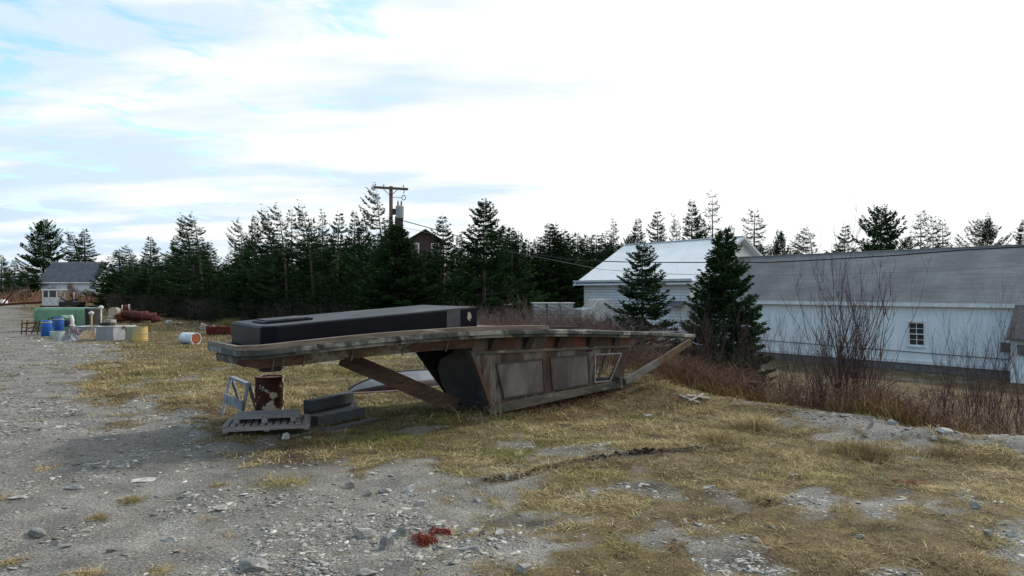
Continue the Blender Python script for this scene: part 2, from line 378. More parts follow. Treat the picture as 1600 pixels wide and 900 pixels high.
# ---- grass blades (uncountable)
def blades(name, P, hgt, wid, lean, pal, w):
    n = len(P); x, y = P[:, 0], P[:, 1]; z = height(x, y) - .01
    az = rng.random(n) * 6.283; h = hgt * (.5 + rng.random(n)); ln = h * (lean[0] + rng.random(n) * (lean[1] - lean[0]))
    hz = h * np.clip(1.0 - .55 * ln / h, .18, 1); wd = wid * (.6 + .8 * rng.random(n))
    d = np.stack([np.cos(az), np.sin(az)], 1); s = np.stack([-np.sin(az), np.cos(az)], 1)
    def pt(f, fh, sw):
        q = np.zeros((n, 3)); q[:, :2] = P + d * (ln * f)[:, None] + s * (wd * sw)[:, None]; q[:, 2] = z + hz * fh; return q
    V = np.stack([pt(0, 0, -.5), pt(0, 0, .5), pt(.42, .72, .4), pt(.42, .72, -.4), pt(1.0, 1.0, .06), pt(1.0, 1.0, -.06)], 1).reshape(-1, 3)
    b = (np.arange(n) * 6)[:, None]; Fq = np.concatenate([b + np.array([[0, 1, 2, 3]]), b + np.array([[3, 2, 4, 5]])])
    c = pal[w] * (.7 + .6 * rng.random((n, 1))) * (.3 + .75 * fbm(x, y, 2.6, 3, 71) + .75 * fbm(x, y, .7, 3, 72))[:, None]
    return tag(npmesh(name, V, Fq, M_blade, col=np.repeat(c, 6, 0)), kind='stuff')
PAL = np.array([(.34, .265, .125), (.225, .165, .08), (.12, .08, .045), (.175, .18, .055), (.09, .125, .032), (.50, .42, .25)])
def gr_pick(P):
    x, y = P[:, 0], P[:, 1]; _, _, _, px, py = maps(x, y)
    green = np.exp(-(((px - 640) / 170) ** 2 + ((py - 672) / 26) ** 2)) * 1.1 + .7 * np.exp(-(((px - 860) / 110) ** 2 + ((py - 700) / 22) ** 2)) + .55 * sstep(.52, .68, fbm(x, y, .7, 3, 77))
    green = green + .5 * np.exp(-(((px - 400) / 200) ** 2 + ((py - 580) / 26) ** 2))
    brown = sstep(.5, .68, fbm(x, y, .55, 3, 88))
    r = rng.random(len(P)); r2 = rng.random(len(P))
    w = np.where(r < .5, 0, np.where(r < .85, 1, 5))
    w = np.where(r2 < brown * .6, np.where(r < .5, 2, 1), w)
    w = np.where(rng.random(len(P)) < green * .75, np.where(r < .6, 3, 4), w)
    return w
def gdens(x, y):
    g, d, so, px, py = maps(x, y); e = x - np.interp(y, EDGE_Y, EDGE_X)
    return np.clip(g * 1.0, 0, 1) * (1 - .8 * so) * (e < 2.0) * (.5 + .5 * sstep(.35, .6, fbm(x, y, 2.3, 3, 91)))
P = scatter(290000, gdens, 5.8, 34, 1.15)
sz = np.clip(P[:, 1] / 13, .6, 1.7); w = gr_pick(P)
lump = sstep(.55, .75, fbm(P[:, 0], P[:, 1], .9, 3, 61))
tag(blades('grass', P, .085 * sz * (.7 + 1.0 * lump), .0085 * sz, (.6, 1.7), PAL, w), 'short matted straw coloured and green grass', 'grass')
P = scatter(60000, lambda x, y: gdens(x, y) * sstep(.5, .62, fbm(x, y, 1.5, 3, 101)), 5.8, 26, 1.1)
w = gr_pick(P); w = np.where((w == 0) & (rng.random(len(P)) < .35), 5, w)
tag(blades('grass', P, .15 * np.clip(P[:, 1] / 13, .7, 1.4), .0085 * np.clip(P[:, 1] / 12, .7, 1.5), (.9, 2.1), PAL, w), 'longer matted mats of bleached grass', 'grass')
# taller straw tufts along the edge of the yard and beyond it
def tdens(x, y):
    e = x - np.interp(y, EDGE_Y, EDGE_X); n = fbm(x, y, .9, 3, 44)
    return (sstep(.1, 1.2, e) * sstep(9.0, 5., e) * sstep(.38, .6, n))
P = scatter(60000, tdens, 8, 40, .9); r = rng.random(len(P))
tag(blades('tall_grass', P, .45 * np.ones(len(P)), .011, (.25, 1.1), PAL * np.array([.8, .68, .62]), np.where(r < .4, 0, np.where(r < .7, 1, 2))), 'tall dead grass below the edge of the yard', 'grass')

# ---- stone chips (uncountable)
def ico():
    t = (1 + 5 ** .5) / 2
    v = np.array([(-1, t, 0), (1, t, 0), (-1, -t, 0), (1, -t, 0), (0, -1, t), (0, 1, t), (0, -1, -t), (0, 1, -t), (t, 0, -1), (t, 0, 1), (-t, 0, -1), (-t, 0, 1)]) / 1.9
    f = np.array([(0, 11, 5), (0, 5, 1), (0, 1, 7), (0, 7, 10), (0, 10, 11), (1, 5, 9), (5, 11, 4), (11, 10, 2), (10, 7, 6), (7, 1, 8), (3, 9, 4), (3, 4, 2), (3, 2, 6), (3, 6, 8), (3, 8, 9), (4, 9, 5), (2, 4, 11), (6, 2, 10), (8, 6, 7), (9, 8, 1)])
    return v, f
def stones(name, P, size, flat, cols, mat_=M_stone):
    n = len(P); v, f = ico()
    V = v[None] * (1 + .5 * (rng.random((n, 12, 1)) - .5)) + (rng.random((n, 12, 3)) - .5) * .6; V[..., 2] = np.clip(V[..., 2], -.5, .42)
    V = V * np.stack([size * (.7 + .7 * rng.random(n)), size * (.45 + .5 * rng.random(n)), size * flat * (.5 + rng.random(n))], 1)[:, None]
    tx = (rng.random(n) - .5) * .5; V[..., 2] += V[..., 0] * tx[:, None]
    a = rng.random(n) * 6.283; c, s = np.cos(a)[:, None], np.sin(a)[:, None]
    X = V[..., 0] * c - V[..., 1] * s + P[:, :1]; Y = V[..., 0] * s + V[..., 1] * c + P[:, 1:]
    Z = V[..., 2] + (height(P[:, 0], P[:, 1]) + size * flat * .15)[:, None]
    Vf = np.stack([X, Y, Z], -1).reshape(-1, 3); Fq = (f[None] + (np.arange(n) * 12)[:, None, None]).reshape(-1, 3)
    return tag(npmesh(name, Vf, Fq, mat_, col=np.repeat(cols, 12, 0)), kind='stuff')
def sdens(x, y):
    g, d, so, px, py = maps(x, y); n = fbm(x, y, .8, 4, 51); berm = np.exp(-(((x - np.interp(y, EDGE_Y, EDGE_X)) + .5) / .7) ** 2) * (x > 5.5)
    belt = np.exp(-((py - 620) / 60) ** 2) * (px < 420)
    return np.clip((1 - g) * (.08 + .9 * sstep(.5, .68, n) + .5 * belt) + .5 * berm + .012, 0, 1)
P = scatter(34000, sdens, 5.6, 30, 1.25)
n = len(P); base = np.array([(.24, .235, .22), (.31, .30, .275), (.155, .152, .145), (.21, .195, .16), (.43, .42, .39)])
cols = base[rng.choice(5, n, p=[.35, .22, .25, .12, .06])] * (.75 + .45 * rng.random((n, 1)))
size = np.exp(rng.normal(math.log(.0105), .75, n)) * np.clip(P[:, 1] / 9, .8, 2.2); size = np.clip(size, .004, .065)
tag(stones('gravel', P, size, .2, cols), 'loose grey slate chips and gravel', 'gravel')
P = scatter(2600, lambda x, y: np.clip(1 - maps(x, y)[0], 0, 1) * (.06 + sstep(.52, .64, fbm(x, y, .8, 4, 51))), 5.8, 26, 1.2); n = len(P)
tag(stones('gravel', P, (.018 + .035 * rng.random(n) ** 2) * np.clip(P[:, 1] / 10, .9, 1.8), .13, base[rng.choice(5, n, p=[.3, .35, .08, .1, .17])] * (.8 + .35 * rng.random((n, 1)))), 'flat pale slate shards pressed into the gravel', 'gravel')
P = scatter(3500, lambda x, y: np.clip(1 - maps(x, y)[0], 0, 1) * .9 + .06, 24, 75, .9); n = len(P)
tag(stones('gravel', P, .03 + .05 * rng.random(n) ** 2, .35, base[rng.choice(5, n, p=[.3, .3, .1, .15, .15])] * (.8 + .4 * rng.random((n, 1)))), 'coarse pale stones scattered over the far part of the yard', 'gravel')
P = scatter(45000, lambda x, y: maps(x, y)[0] * sstep(-4, 0, -(x - np.interp(y, EDGE_Y, EDGE_X))), 30, 105, .8)
tag(blades('grass', P, .07 + .002 * P[:, 1], .012 + .0003 * P[:, 1], (.5, 1.3), PAL, np.where(rng.random(len(P)) < .5, 0, np.where(rng.random(len(P)) < .6, 1, 3))), 'tan and olive grass over the far part of the yard', 'grass')
# dark clods along the rut
Pc = []
for r in RUTW:
    for (x0, y0), (x1, y1) in zip(r[:-1], r[1:]):
        m = int(math.hypot(x1 - x0, y1 - y0) * (90 if r is RUTW[0] else 0))
        t = rng.random(m); t = t[(vnoise((x0 + t * (x1 - x0)) * 1.4, (y0 + t * (y1 - y0)) * 1.4, 33) > .38)]; m = len(t); Pc.append(np.stack([x0 + (x1 - x0) * t + rng.normal(0, .07, m), y0 + (y1 - y0) * t + .13 + rng.normal(0, .05, m)], 1))
Pc = np.concatenate(Pc); n = len(Pc)
tag(stones('soil_clods', Pc, (.008 + .026 * rng.random(n) ** 2) * (.35 + 1.1 * vnoise(Pc[:, 0] * 2.1, Pc[:, 1] * 2.1, 9)), .8, np.array([(.03, .022, .017)]) * (.6 + .9 * rng.random((n, 1)))), 'dark crumbled soil turned up along the ruts', 'soil')

# ---------------------------------------------------------------- rocks one can point to
def rock(px, py, w, hh, label, col=(.24, .25, .25), flat=.5, seed=0, rot=None, z0=None):
    r = random.Random(seed + int(px * 7 + py)); x, y = gpt(px, py); wm = w / F * y
    bm = MB(); import bmesh
    b = bmesh.new(); bmesh.ops.create_icosphere(b, subdivisions=3, radius=.5)
    a = rot if rot is not None else r.uniform(-.4, .4)
    pl = [(Vector((r.gauss(0, 1), r.gauss(0, 1), r.gauss(0, .8))).normalized(), r.uniform(.20, .38)) for _ in range(16)]
    for v in b.verts:
        for nrm, dd in pl:
            q = v.co.dot(nrm)
            if q > dd: v.co -= nrm * (q - dd)
        v.co += Vector((r.uniform(-1, 1), r.uniform(-1, 1), r.uniform(-1, 1))) * .006
        v.co = Vector((v.co.x * wm * 1.15, v.co.y * wm * .75, v.co.z * hh * 2.4))
    bmesh.ops.rotate(b, verts=b.verts, matrix=Matrix.Rotation(a, 3, 'Z'))
    me = bpy.data.meshes.new('rock'); b.to_mesh(me); b.free()
    key = tuple(round(c, 2) for c in col)
    if key not in CH: CH[key] = mat('rock_stone', col, tuple(c * .55 for c in col), 6, .85, bump=.8, bscale=26, stretch=(1, 1, 2.4), c3=tuple(min(1, c * 1.5) for c in col), s3=9, t3=.62)
    me.materials.append(CH[key])
    o = bpy.data.objects.new('rock', me); COL.objects.link(o); o.location = (x, y, (Hs(x, y) if z0 is None else z0) + hh * .3)
    tag(o, label, 'rock')
    return o
G1, G2, G3, G4 = (.27, .275, .265), (.39, .38, .36), (.17, .172, .17), (.50, .49, .465)
ROCKS = [
 (393, 884, 62, .07, 'long flat grey slab at the bottom of the picture, left of centre', G1),
 (602, 853, 32, .10, 'blocky blue grey rock just left of the red shredded heap', G1),
 (572, 834, 44, .09, 'pale rock with flat top behind the blocky blue grey rock', G2),
 (628, 832, 28, .06, 'low grey rock touching the left side of the red shredded heap', G1),
 (738, 861, 48, .045, 'flat grey slab right of the red shredded heap', G1),
 (779, 835, 22, .03, 'small thin whitish stone in brown grass right of the red heap', G4),
 (752, 834, 14, .04, 'small dark stone beside the thin whitish stone', G3),
 (543, 760, 24, .08, 'leftmost pale rock of the group at the near end of the dark rut', G2),
 (603, 765, 26, .05, 'middle pale rock of the group at the near end of the dark rut', G2),
 (642, 766, 22, .06, 'broken pale rock just left of the smooth one near the dark rut', G4),
 (661, 781, 22, .045, 'smooth pale rounded rock below the near end of the dark rut', G2),
 (575, 770, 18, .04, 'small grey rock among the pale rocks near the dark rut', G1),
 (445, 682, 15, .09, 'pale rounded stone in front of the stacked pallets', G4),
 (465, 668, 9, .07, 'small grey stone tucked against the pallet edge', G1),
 (481, 680, 20, .03, 'thin flat pale stone right of the rounded one by the pallets', G4),
 (1395, 677, 19, .13, 'rounded grey boulder on top of the stony bank at right', G2),
 (1360, 682, 11, .08, 'smaller grey rock left of the boulder on the bank', G1),
 (1476, 690, 26, .05, 'flat white slab on the stony bank at right', G4),
 (1460, 694, 14, .05, 'small pale block left of the flat white slab', G4),
 (1318, 664, 14, .06, 'pale grey rock at the left end of the stony bank', G1),
 (1490, 678, 28, .06, 'dark grey flat rock behind the white slab on the bank', G3),
 (1108, 763, 30, .035, 'flat light grey slab lying alone in the grass right of the rut', G2),
 (1345, 837, 14, .05, 'whitish stone in the grass at lower right, left of the gravel patches', G4),
 (1545, 838, 20, .04, 'largest flat grey stone in the lower right grass', G2),
 (1525, 801, 16, .06, 'bluish rock near the right edge above the gravel patch', G1),
 (1580, 837, 18, .04, 'flat whitish stone near the right edge of the picture', G4),
 (1070, 819, 10, .06, 'small white stone standing at the end of the lower rut', G4),
 (1242, 743, 14, .03, 'pale flat stone at the top of the gravel patch in the grass', G2),
 (792, 744, 9, .06, 'small round pale stone lying in the dark rut', G4),
 (30, 782, 30, .03, 'flat pale stone at the left edge of the yard', G2),
 (115, 762, 34, .035, 'flat blue grey stone in the shaded part of the yard at left', G1),
 (195, 734, 16, .06, 'single upright pale stone in the left of the yard', G2),
 (95, 668, 24, .025, 'thin whitish slab on the pale gravel at left', G4),
 (146, 712, 20, .05, 'greenish grey stone left of the shaded ground', G1),
 (222, 750, 60, .02, 'long thin splinter of slate in the middle of the yard', G4, .12),
 (264, 843, 34, .05, 'broad pale rock in the lower left of the yard', G2),
 (292, 778, 26, .06, 'pale broken rock above the broad pale one at lower left', G4),
 (345, 800, 30, .05, 'pale rock with gravel round it left of centre', G2),
 (60, 838, 36, .06, 'blue grey broken rock in the lower left corner area', G1),
 (104, 856, 22, .03, 'thin pale shard in the lower left corner area', G2),
 (172, 864, 22, .035, 'small flat rock between the lower left shard and the long slab', G1),
 (280, 862, 22, .02, 'flat pinkish buff stone above the long slab', (.36, .30, .24)),
 (570, 897, 40, .05, 'grey rock cut by the bottom edge of the picture, left one', G1),
 (818, 893, 26, .07, 'grey rock cut by the bottom edge of the picture, right one', G2),
 (400, 508 + 60, 0, 0, '', G1),
]
for r in ROCKS:
    if r[2]: rock(r[0], r[1], r[2], r[3], r[4], r[5], rot=(r[6] if len(r) > 6 else None))
for (px, py, w, h, lab) in ((318, 512, 14, .35, 'pale boulder at the foot of the dark trees, left of the red scrap'), (333, 513, 9, .3, 'small grey boulder beside the pale boulder at the tree foot'), (265, 505, 12, .3, 'grey boulder at the tree foot right of the rusty scrap pile'), (246, 503, 8, .28, 'light stone at the right end of the rusty scrap pile')):
    rock(px, py + 3, w, h, lab, G2)

# ---------------------------------------------------------------- spruces
def spruce(seed, H, Rr, base=.12, dens=34, nwh=42, nbr=6, sparse=.0, flag=0., lean=0., card=(.26, .075), power=.85, droop=1., brown=.0, round_=0.):
    r = np.random.default_rng(seed); cards = []; cc = []; tr = MB()
    def axis_pt(z): t = z / H; return np.array([lean * H * t ** 2.2, .15 * lean * H * t ** 2.2, z])
    tr.tube([axis_pt(z) for z in np.linspace(-.3, H * .97, 9)], list(np.linspace(H * .014 + .02, .012, 9)), 6)
    zs = base * H + (H - base * H) * (np.linspace(0, 1, nwh) ** .92)
    for z0 in zs:
        q = 1 - (z0 - base * H) / (H - base * H)                       # 1 at the bottom of the crown
        prof = q ** power if not round_ else (math.sin(min(1, q * 1.15) * math.pi * .5) ** .7 * (1 - .25 * q))
        if q > .85: prof *= 1 - (q - .85) * 1.4
        for k in range(nbr):
            if r.random() < sparse * (.5 + .5 * q): continue
            az = r.random() * 6.283; L = (Rr * prof + .06) * r.uniform(.55, 1.15)
            if flag: L *= 1 + flag * -math.cos(az) * (1 - .5 * q)
            if L < .06: continue
            up = (.48 * (1 - q) ** 1.3 - .20 * q * droop) + r.normal(0, .07)
            d = np.array([math.cos(az), math.sin(az), 0]); side = np.array([-d[1], d[0], 0]); o = axis_pt(z0 + r.normal(0, .06))
            def bp(t): return o + d * L * t + np.array([0, 0, L * (up * t + .22 * t * t * (1.2 - q * .6) - .12 * math.sin(t * 3.14))])
            if L > .4:
                for ta, tb, wa in ((0, .5, .02), (.5, .97, .012)):
                    p0, p1 = bp(ta), bp(tb); cards.append(np.array([[p0 + [0, 0, wa], p1 + [0, 0, wa * .5], p1 - [0, 0, wa * .5], p0 - [0, 0, wa]], [p0 + side * wa, p1 + side * wa * .5, p1 - side * wa * .5, p0 - side * wa]])); cc.append(np.full((8, 3), (.075, .065, .055)))
            n = max(3, int(L * dens)); t = r.random(n) ** .75
            if q > .55: t = .25 + .75 * t
            cx = o[0] + d[0] * L * t; cy = o[1] + d[1] * L * t; cz = o[2] + L * (up * t + .22 * t * t * (1.2 - q * .6) - .12 * np.sin(t * 3.14))
            sp = (.12 + .30 * L * (1 - t) ** .7 * (t > .05)) * r.uniform(-1, 1, n)
            lat = np.abs(sp) / (.2 + L * .3)
            c = np.stack([cx + side[0] * sp, cy + side[1] * sp, cz - .10 * np.abs(sp) + r.normal(0, .03, n)], 1)
            fw = d[None] * r.uniform(.5, 1, n)[:, None] + side[None] * (np.sign(sp) * r.uniform(.2, 1.1, n))[:, None] + np.stack([np.zeros(n), np.zeros(n), r.uniform(-.25, .45, n)], 1)
            fw /= np.linalg.norm(fw, axis=1)[:, None]
            rl = r.normal(0, 1, (n, 3)); rl[:, 2] *= .5; w = np.cross(fw, rl); w /= np.linalg.norm(w, axis=1)[:, None] + 1e-6
            ln = card[0] * (.6 + .5 * q) * r.uniform(.6, 1.3, n)[:, None]; wd = card[1] * r.uniform(.6, 1.4, n)[:, None]
            cards.append(np.stack([c, c + fw * ln * .45 + w * wd * .5, c + fw * ln, c + fw * ln * .45 - w * wd * .5], 1))
            tone = r.uniform(.65, 1.45)
            cb = np.array([.017, .040, .016]) * tone if r.random() > brown else np.array([.060, .052, .036]) * tone
            cl = cb[None] * r.uniform(.7, 1.35, (n, 1)); cl[:, 0] += .006 * (t > .8); cl[:, 1] += .010 * (t > .8)
            cc.append(np.repeat(cl, 4, 0))
    V = np.concatenate(cards).reshape(-1, 3); C = np.concatenate(cc); Fq = np.arange(len(V)).reshape(-1, 4)
    root = empty('spruce_tree', (0, 0, 0))
    t = tr.build('trunk', M_bark, root); c = npmesh('crown', V, Fq, M_needle, root, col=C)
    root['_H'] = H; return root
PROTO = {}; USED = set()
def proto(k):
    if k not in PROTO:
        PROTO[k] = {
            'full': lambda: spruce(1, 9, 2.3, .04, 78, nwh=30, nbr=7, sparse=.06, power=1.0, card=(.20,.055)),
            'full2': lambda: spruce(2, 9, 2.5, .06, 80, nwh=25, nbr=7, sparse=.10, lean=.02, power=.95, card=(.20,.055)),
            'full3': lambda: spruce(12, 9, 2.5, .03, 76, nwh=32, nbr=7, sparse=.08, power=.85, card=(.20,.055)),
            'flag': lambda: spruce(3, 9, 2.3, .08, 76, nwh=24, sparse=.15, flag=.65, lean=-.10, power=.9, card=(.20,.055)),
            'flag2': lambda: spruce(4, 9, 2.3, .10, 74, nwh=21, sparse=.22, flag=.8, lean=-.06, power=.85, card=(.20,.055)),
            'sparse': lambda: spruce(5, 9, 1.9, .15, 46, nwh=24, nbr=6, sparse=.3, power=.75, flag=.2, card=(.20,.055)),
            'sparse2': lambda: spruce(6, 9, 1.5, .2, 38, nwh=17, nbr=5, sparse=.42, power=.55, card=(.20,.055)),
            'thin': lambda: spruce(7, 9, 1.4, .08, 56, nwh=36, nbr=6, sparse=.15, power=.8, card=(.20,.055)),
            'pine': lambda: spruce(8, 9, 3.2, .12, 46, nwh=32, nbr=8, sparse=.1, round_=1, card=(.3, .09)),
            'brown': lambda: spruce(9, 9, 3.6, .2, 40, nwh=30, nbr=8, sparse=.2, round_=1, card=(.24, .07), brown=.6),
            'near1': lambda: spruce(10, 9, 2.6, .08, 110, nwh=27, nbr=9, sparse=.14, power=.72, card=(.20, .06)),
            'near2': lambda: spruce(11, 9, 2.5, .16, 120, nwh=38, nbr=9, sparse=.04, power=.8, card=(.2, .06)),
        }[k]()
    return PROTO[k]
def tree(k, px, top, d, label, group='spruces', wpx=None, name=None):
    p = proto(k)
    o = p if k not in USED else copy_tree(p); USED.add(k)
    X = (px - CX) / F * d; zt = CAMZ - (top - HY) / F * d; zg = Hs(X, d) - .05; h = zt - zg; s = h / 9
    sw = s * random.uniform(1.55, 2.05)
    if wpx: sw = (wpx / F * d) / {'near1': 3.2, 'near2': 3.5, 'pine': 5.2, 'brown': 6.0, 'full': 1.95, 'full2': 2.1, 'full3': 2.3, 'sparse': 2.0, 'sparse2': 2.0, 'thin': 1.5, 'flag': 2.0, 'flag2': 2.0}[k]
    o.location = (X, d, zg); o.scale = (sw, sw, s); rz = random.uniform(-.5, .5) if 'flag' in k else random.uniform(0, 6.28)
    if k == 'near1': rz = 1.0
    if 'flag' in k: X += {'flag': .10, 'flag2': .06}[k] * 9 * sw * math.cos(rz) * .8; o.location.x = X
    o.rotation_euler = (0, random.uniform(-.02, .02), rz)
    if name: o.name = name
    return tag(o, label, 'tree', group)

gL = 'spruces round the small house at left'; gM = 'spruces of the treeline across the middle'; gR = 'spruces rising behind the white buildings'
T = [
 ('full', 2, 398, 95, 'dark spruce cut by the left edge of the picture', gL), ('full2', 24, 405, 92, 'short dark spruce second from the left edge', gL),
 ('pine', 67, 345, 105+20, 'tall ragged spruce standing behind the left end of the small house', gL, 62),
 ('full3', 44, 415, 112, 'low green spruce just left of the small house', gL, 40),
 ('flag', 117, 360, 128, 'left one of the twin spruces behind the small house roof', gL, 36), ('full', 134, 357, 128, 'right one of the twin spruces behind the small house roof', gL, 38),
 ('full2', 189, 389, 80, 'first spruce right of the small house, overlapping its wall', gM, 52), ('flag2', 205, 383, 78, 'second spruce right of the small house', gM, 36),
 ('full', 236, 369, 72, 'slender pointed spruce standing a head above its neighbours right of the small house', gM, 40),
 ('full3', 259, 395, 70, 'low spruce in the dip right of the slender pointed one', gM, 38), ('full', 275, 368, 68, 'pointed spruce just left of the tall wind bent pair', gM, 36),
 ('flag', 290, 335, 64, 'tall wind bent spruce, the left one of a pair', gM, 46), ('flag2', 306, 333, 62, 'tall wind bent spruce, the right one of a pair', gM, 50),
 ('full2', 330, 376, 60, 'shorter spruce at the right foot of the wind bent pair', gM, 40), ('full3', 357, 396, 60, 'lowest spruce in the gap of the treeline', gM, 36),
 ('flag2', 374, 342, 56, 'feathery spruce right of the gap in the treeline', gM, 36), ('full', 398, 336, 55, 'straight spruce right of the feathery one', gM, 42),
 ('flag', 415, 324, 53, 'wind bent spruce leaning left at the start of the tallest clump', gM, 46), ('flag2', 440, 319, 52, 'second spruce of the tallest clump', gM, 46),
 ('sparse', 456, 326, 54, 'thin spruce in the middle of the tallest clump', gM, 40), ('flag', 473, 317, 52, 'highest spruce of the tallest clump', gM, 48),
 ('full', 487, 340, 54, 'spruce at the right foot of the tallest clump', gM, 42), ('thin', 504, 329, 56, 'narrow spruce between the tallest clump and the pole', gM, 30),
 ('full2', 525, 330, 52, 'full spruce right of the narrow one, left of the pole', gM, 50), ('full', 552, 329, 50, 'spruce with a pointed tip two left of the pole', gM, 44),
 ('full3', 569, 340, 49, 'bushy spruce next left of the pole', gM, 40), ('flag2', 592, 288, 47, 'tall thin topped spruce touching the left of the pole', gM, 46), ('full3', 606, 336, 44, 'dark spruce hiding the lower shaft of the pole', gM, 50),
 ('near2', 622, 352, 42, 'wide dark green spruce in front of the utility pole', gM, 112),
 ('full3', 640, 372, 45, 'dark spruce right of the pole overlapping the left of the brown house', gM, 50), ('full2', 662, 392, 43, 'low spruce below the brown gabled house', gM, 60), ('full2', 693, 334, 44, 'spruce right of the brown gabled house with a pale trunk', gM, 58),
 ('full3', 716, 364, 50, 'small spruce between the pale trunked one and the broad one', gM, 36), ('near1', 757, 312, 43, 'broad tall spruce rising behind the right end of the black tank', gM, 84),
 ('full3', 791, 352, 66, 'first of the smaller spruces right of the broad one', gM), ('full', 800, 354, 64, 'second of the smaller spruces right of the broad one', gM),
 ('thin', 812, 362, 68, 'third of the smaller spruces right of the broad one', gM), ('full3', 826, 373, 70, 'low spruce left of the double tipped spruces', gM), ('thin', 838, 372, 70, 'low narrow spruce just left of the double tipped spruces', gM),
 ('full', 858, 349, 72, 'left one of the double tipped spruces left of the white metal roof', gM), ('full2', 868, 347, 72, 'right one of the double tipped spruces left of the white metal roof', gM),
 ('full3', 883, 359, 74, 'spruce right of the double tipped pair', gM), ('thin', 892, 368, 74, 'narrow spruce two left of the eave of the white metal roof', gM),
 ('full', 904, 363, 76, 'spruce directly above the left eave corner of the white metal roof', gM), ('full3', 916, 366, 78, 'dark spruce right above the left eave corner', gM), ('full2', 933, 365, 80, 'spruce above the left slope of the white metal roof', gM),
 ('thin', 945, 362, 82, 'narrow spruce left of the needle shaped one', gM), ('thin', 957, 344, 82, 'needle shaped spruce just left of the white ridge', gM, 26),
 ('pine', 982, 369, 90, 'low bushy spruce at the left end of the white ridge', gR, 42), ('full', 996, 341, 88, 'first pointed spruce above the white ridge', gR, 40),
 ('full2', 1028, 327, 86, 'second and broader spruce above the white ridge', gR, 44), ('sparse2', 1050, 332, 90, 'almost bare spruce above the white ridge', gR, 18), ('sparse', 1057, 342, 88, 'thin spruce right of the almost bare one', gR, 26),
 ('full', 1080, 312, 84, 'tall dense spruce above the white ridge', gR, 46), ('full3', 1094, 335, 86, 'spruce leaning on the tall dense one above the ridge', gR, 36),
 ('sparse2', 1115, 300, 84, 'tallest and scraggliest spruce above the white ridge', gR, 40), ('full', 1142, 352, 84, 'low spruce hidden behind the near spruce and the gable peak', gR, 40),
 ('sparse', 1177, 327, 80, 'open layered spruce just right of the white gable peak', gR, 56), ('pine', 1219, 362, 84, 'small dense spruce above the left end of the grey roof', gR, 36),
 ('sparse', 1245, 364, 88, 'faint thin spruce right of the small dense one', gR, 24), ('flag2', 1267, 354, 84, 'ragged spruce pair crown above the grey roof', gR, 44),
 ('full2', 1318, 350, 82, 'pointed spruce left of the big dense crown above the grey roof', gR, 44), ('pine', 1374, 325, 80, 'big dense spruce crown above the grey roof', gR, 92),
 ('brown', 1418, 372, 84, 'low brownish tree at the right foot of the big dense crown', gR, 50), ('sparse', 1439, 327, 84, 'left one of three thin spruces above the grey roof', gR, 40),
 ('sparse', 1458, 336, 85, 'middle one of three thin spruces above the grey roof', gR, 34), ('sparse', 1475, 341, 84, 'right one of three thin spruces above the grey roof', gR, 36),
 ('brown', 1535, 345, 82, 'wide rounded brownish tree above the right of the grey roof', gR, 88), ('thin', 1541, 334, 80, 'dark pointed spruce inside the rounded brownish tree', gR, 22),
 ('full', 1604, 341, 84, 'spruce cut by the right edge of the picture', gR, 50),
]
for t in T: tree(t[0], t[1], t[2], t[3], t[4], t[5], *(t[6:7]))
tree('near1', 1004, 380, 31, 'nearer spruce standing alone in front of the white sided building', 'spruces in front of the white buildings', 92)
tree('near2', 1131, 358, 29, 'dense dark spruce in front of the joint between the white and grey roofs', 'spruces in front of the white buildings', 118)
# the rows behind the front of the treeline: tips just showing in between, nothing tells them apart
tops = sorted((t[1], t[2]) for t in T)
kinds = ['full', 'full2', 'full3', 'thin', 'flag']
for i in range(64):
    px = 165 + i * 12.4 + random.uniform(-6, 6)
    d = np.interp(px, [165, 300, 420, 600, 760, 950], [92, 74, 62, 56, 62, 88]) + random.uniform(0, 12)
    loc = np.interp(px, [t[0] for t in tops], [t[1] for t in tops])
    tree(kinds[i % 5], px, min(412, max(366, loc + 16) + random.uniform(0, 20)), d, 'dark spruce deep inside the treeline, only its tip and gaps showing', gM + ', back rows')
for i in range(30):
    px = 178 + i * 20 + random.uniform(-8, 8); d = np.interp(px, [165, 300, 420, 600, 760, 950], [78, 62, 53, 47, 48, 66]) - random.uniform(0, 3)
    tree(('full3', 'full')[i % 2], px, random.uniform(422, 446), d, 'low young spruce filling the foot of the treeline', gM + ', young growth')
for i in range(12):
    px = 965 + i * 56 + random.uniform(-10, 10)
    tree(('pine', 'brown', 'full2')[i % 3], px, random.uniform(380, 392), 92 + random.uniform(0, 8), 'low tree mostly hidden behind the building roofs', gR + ', hidden low ones')
for i in range(8):
    px = -10 + i * 22
    tree(('full2', 'full3')[i % 2], px, random.uniform(412, 425), 140 + random.uniform(0, 9), 'far low spruce on the skyline behind the small house', gL + ', far row')

# ---------------------------------------------------------------- buildings at right
UX, UY = -.617, .787
bang = math.atan2(UY, UX)
PB = (23.7, 40.0, 0)
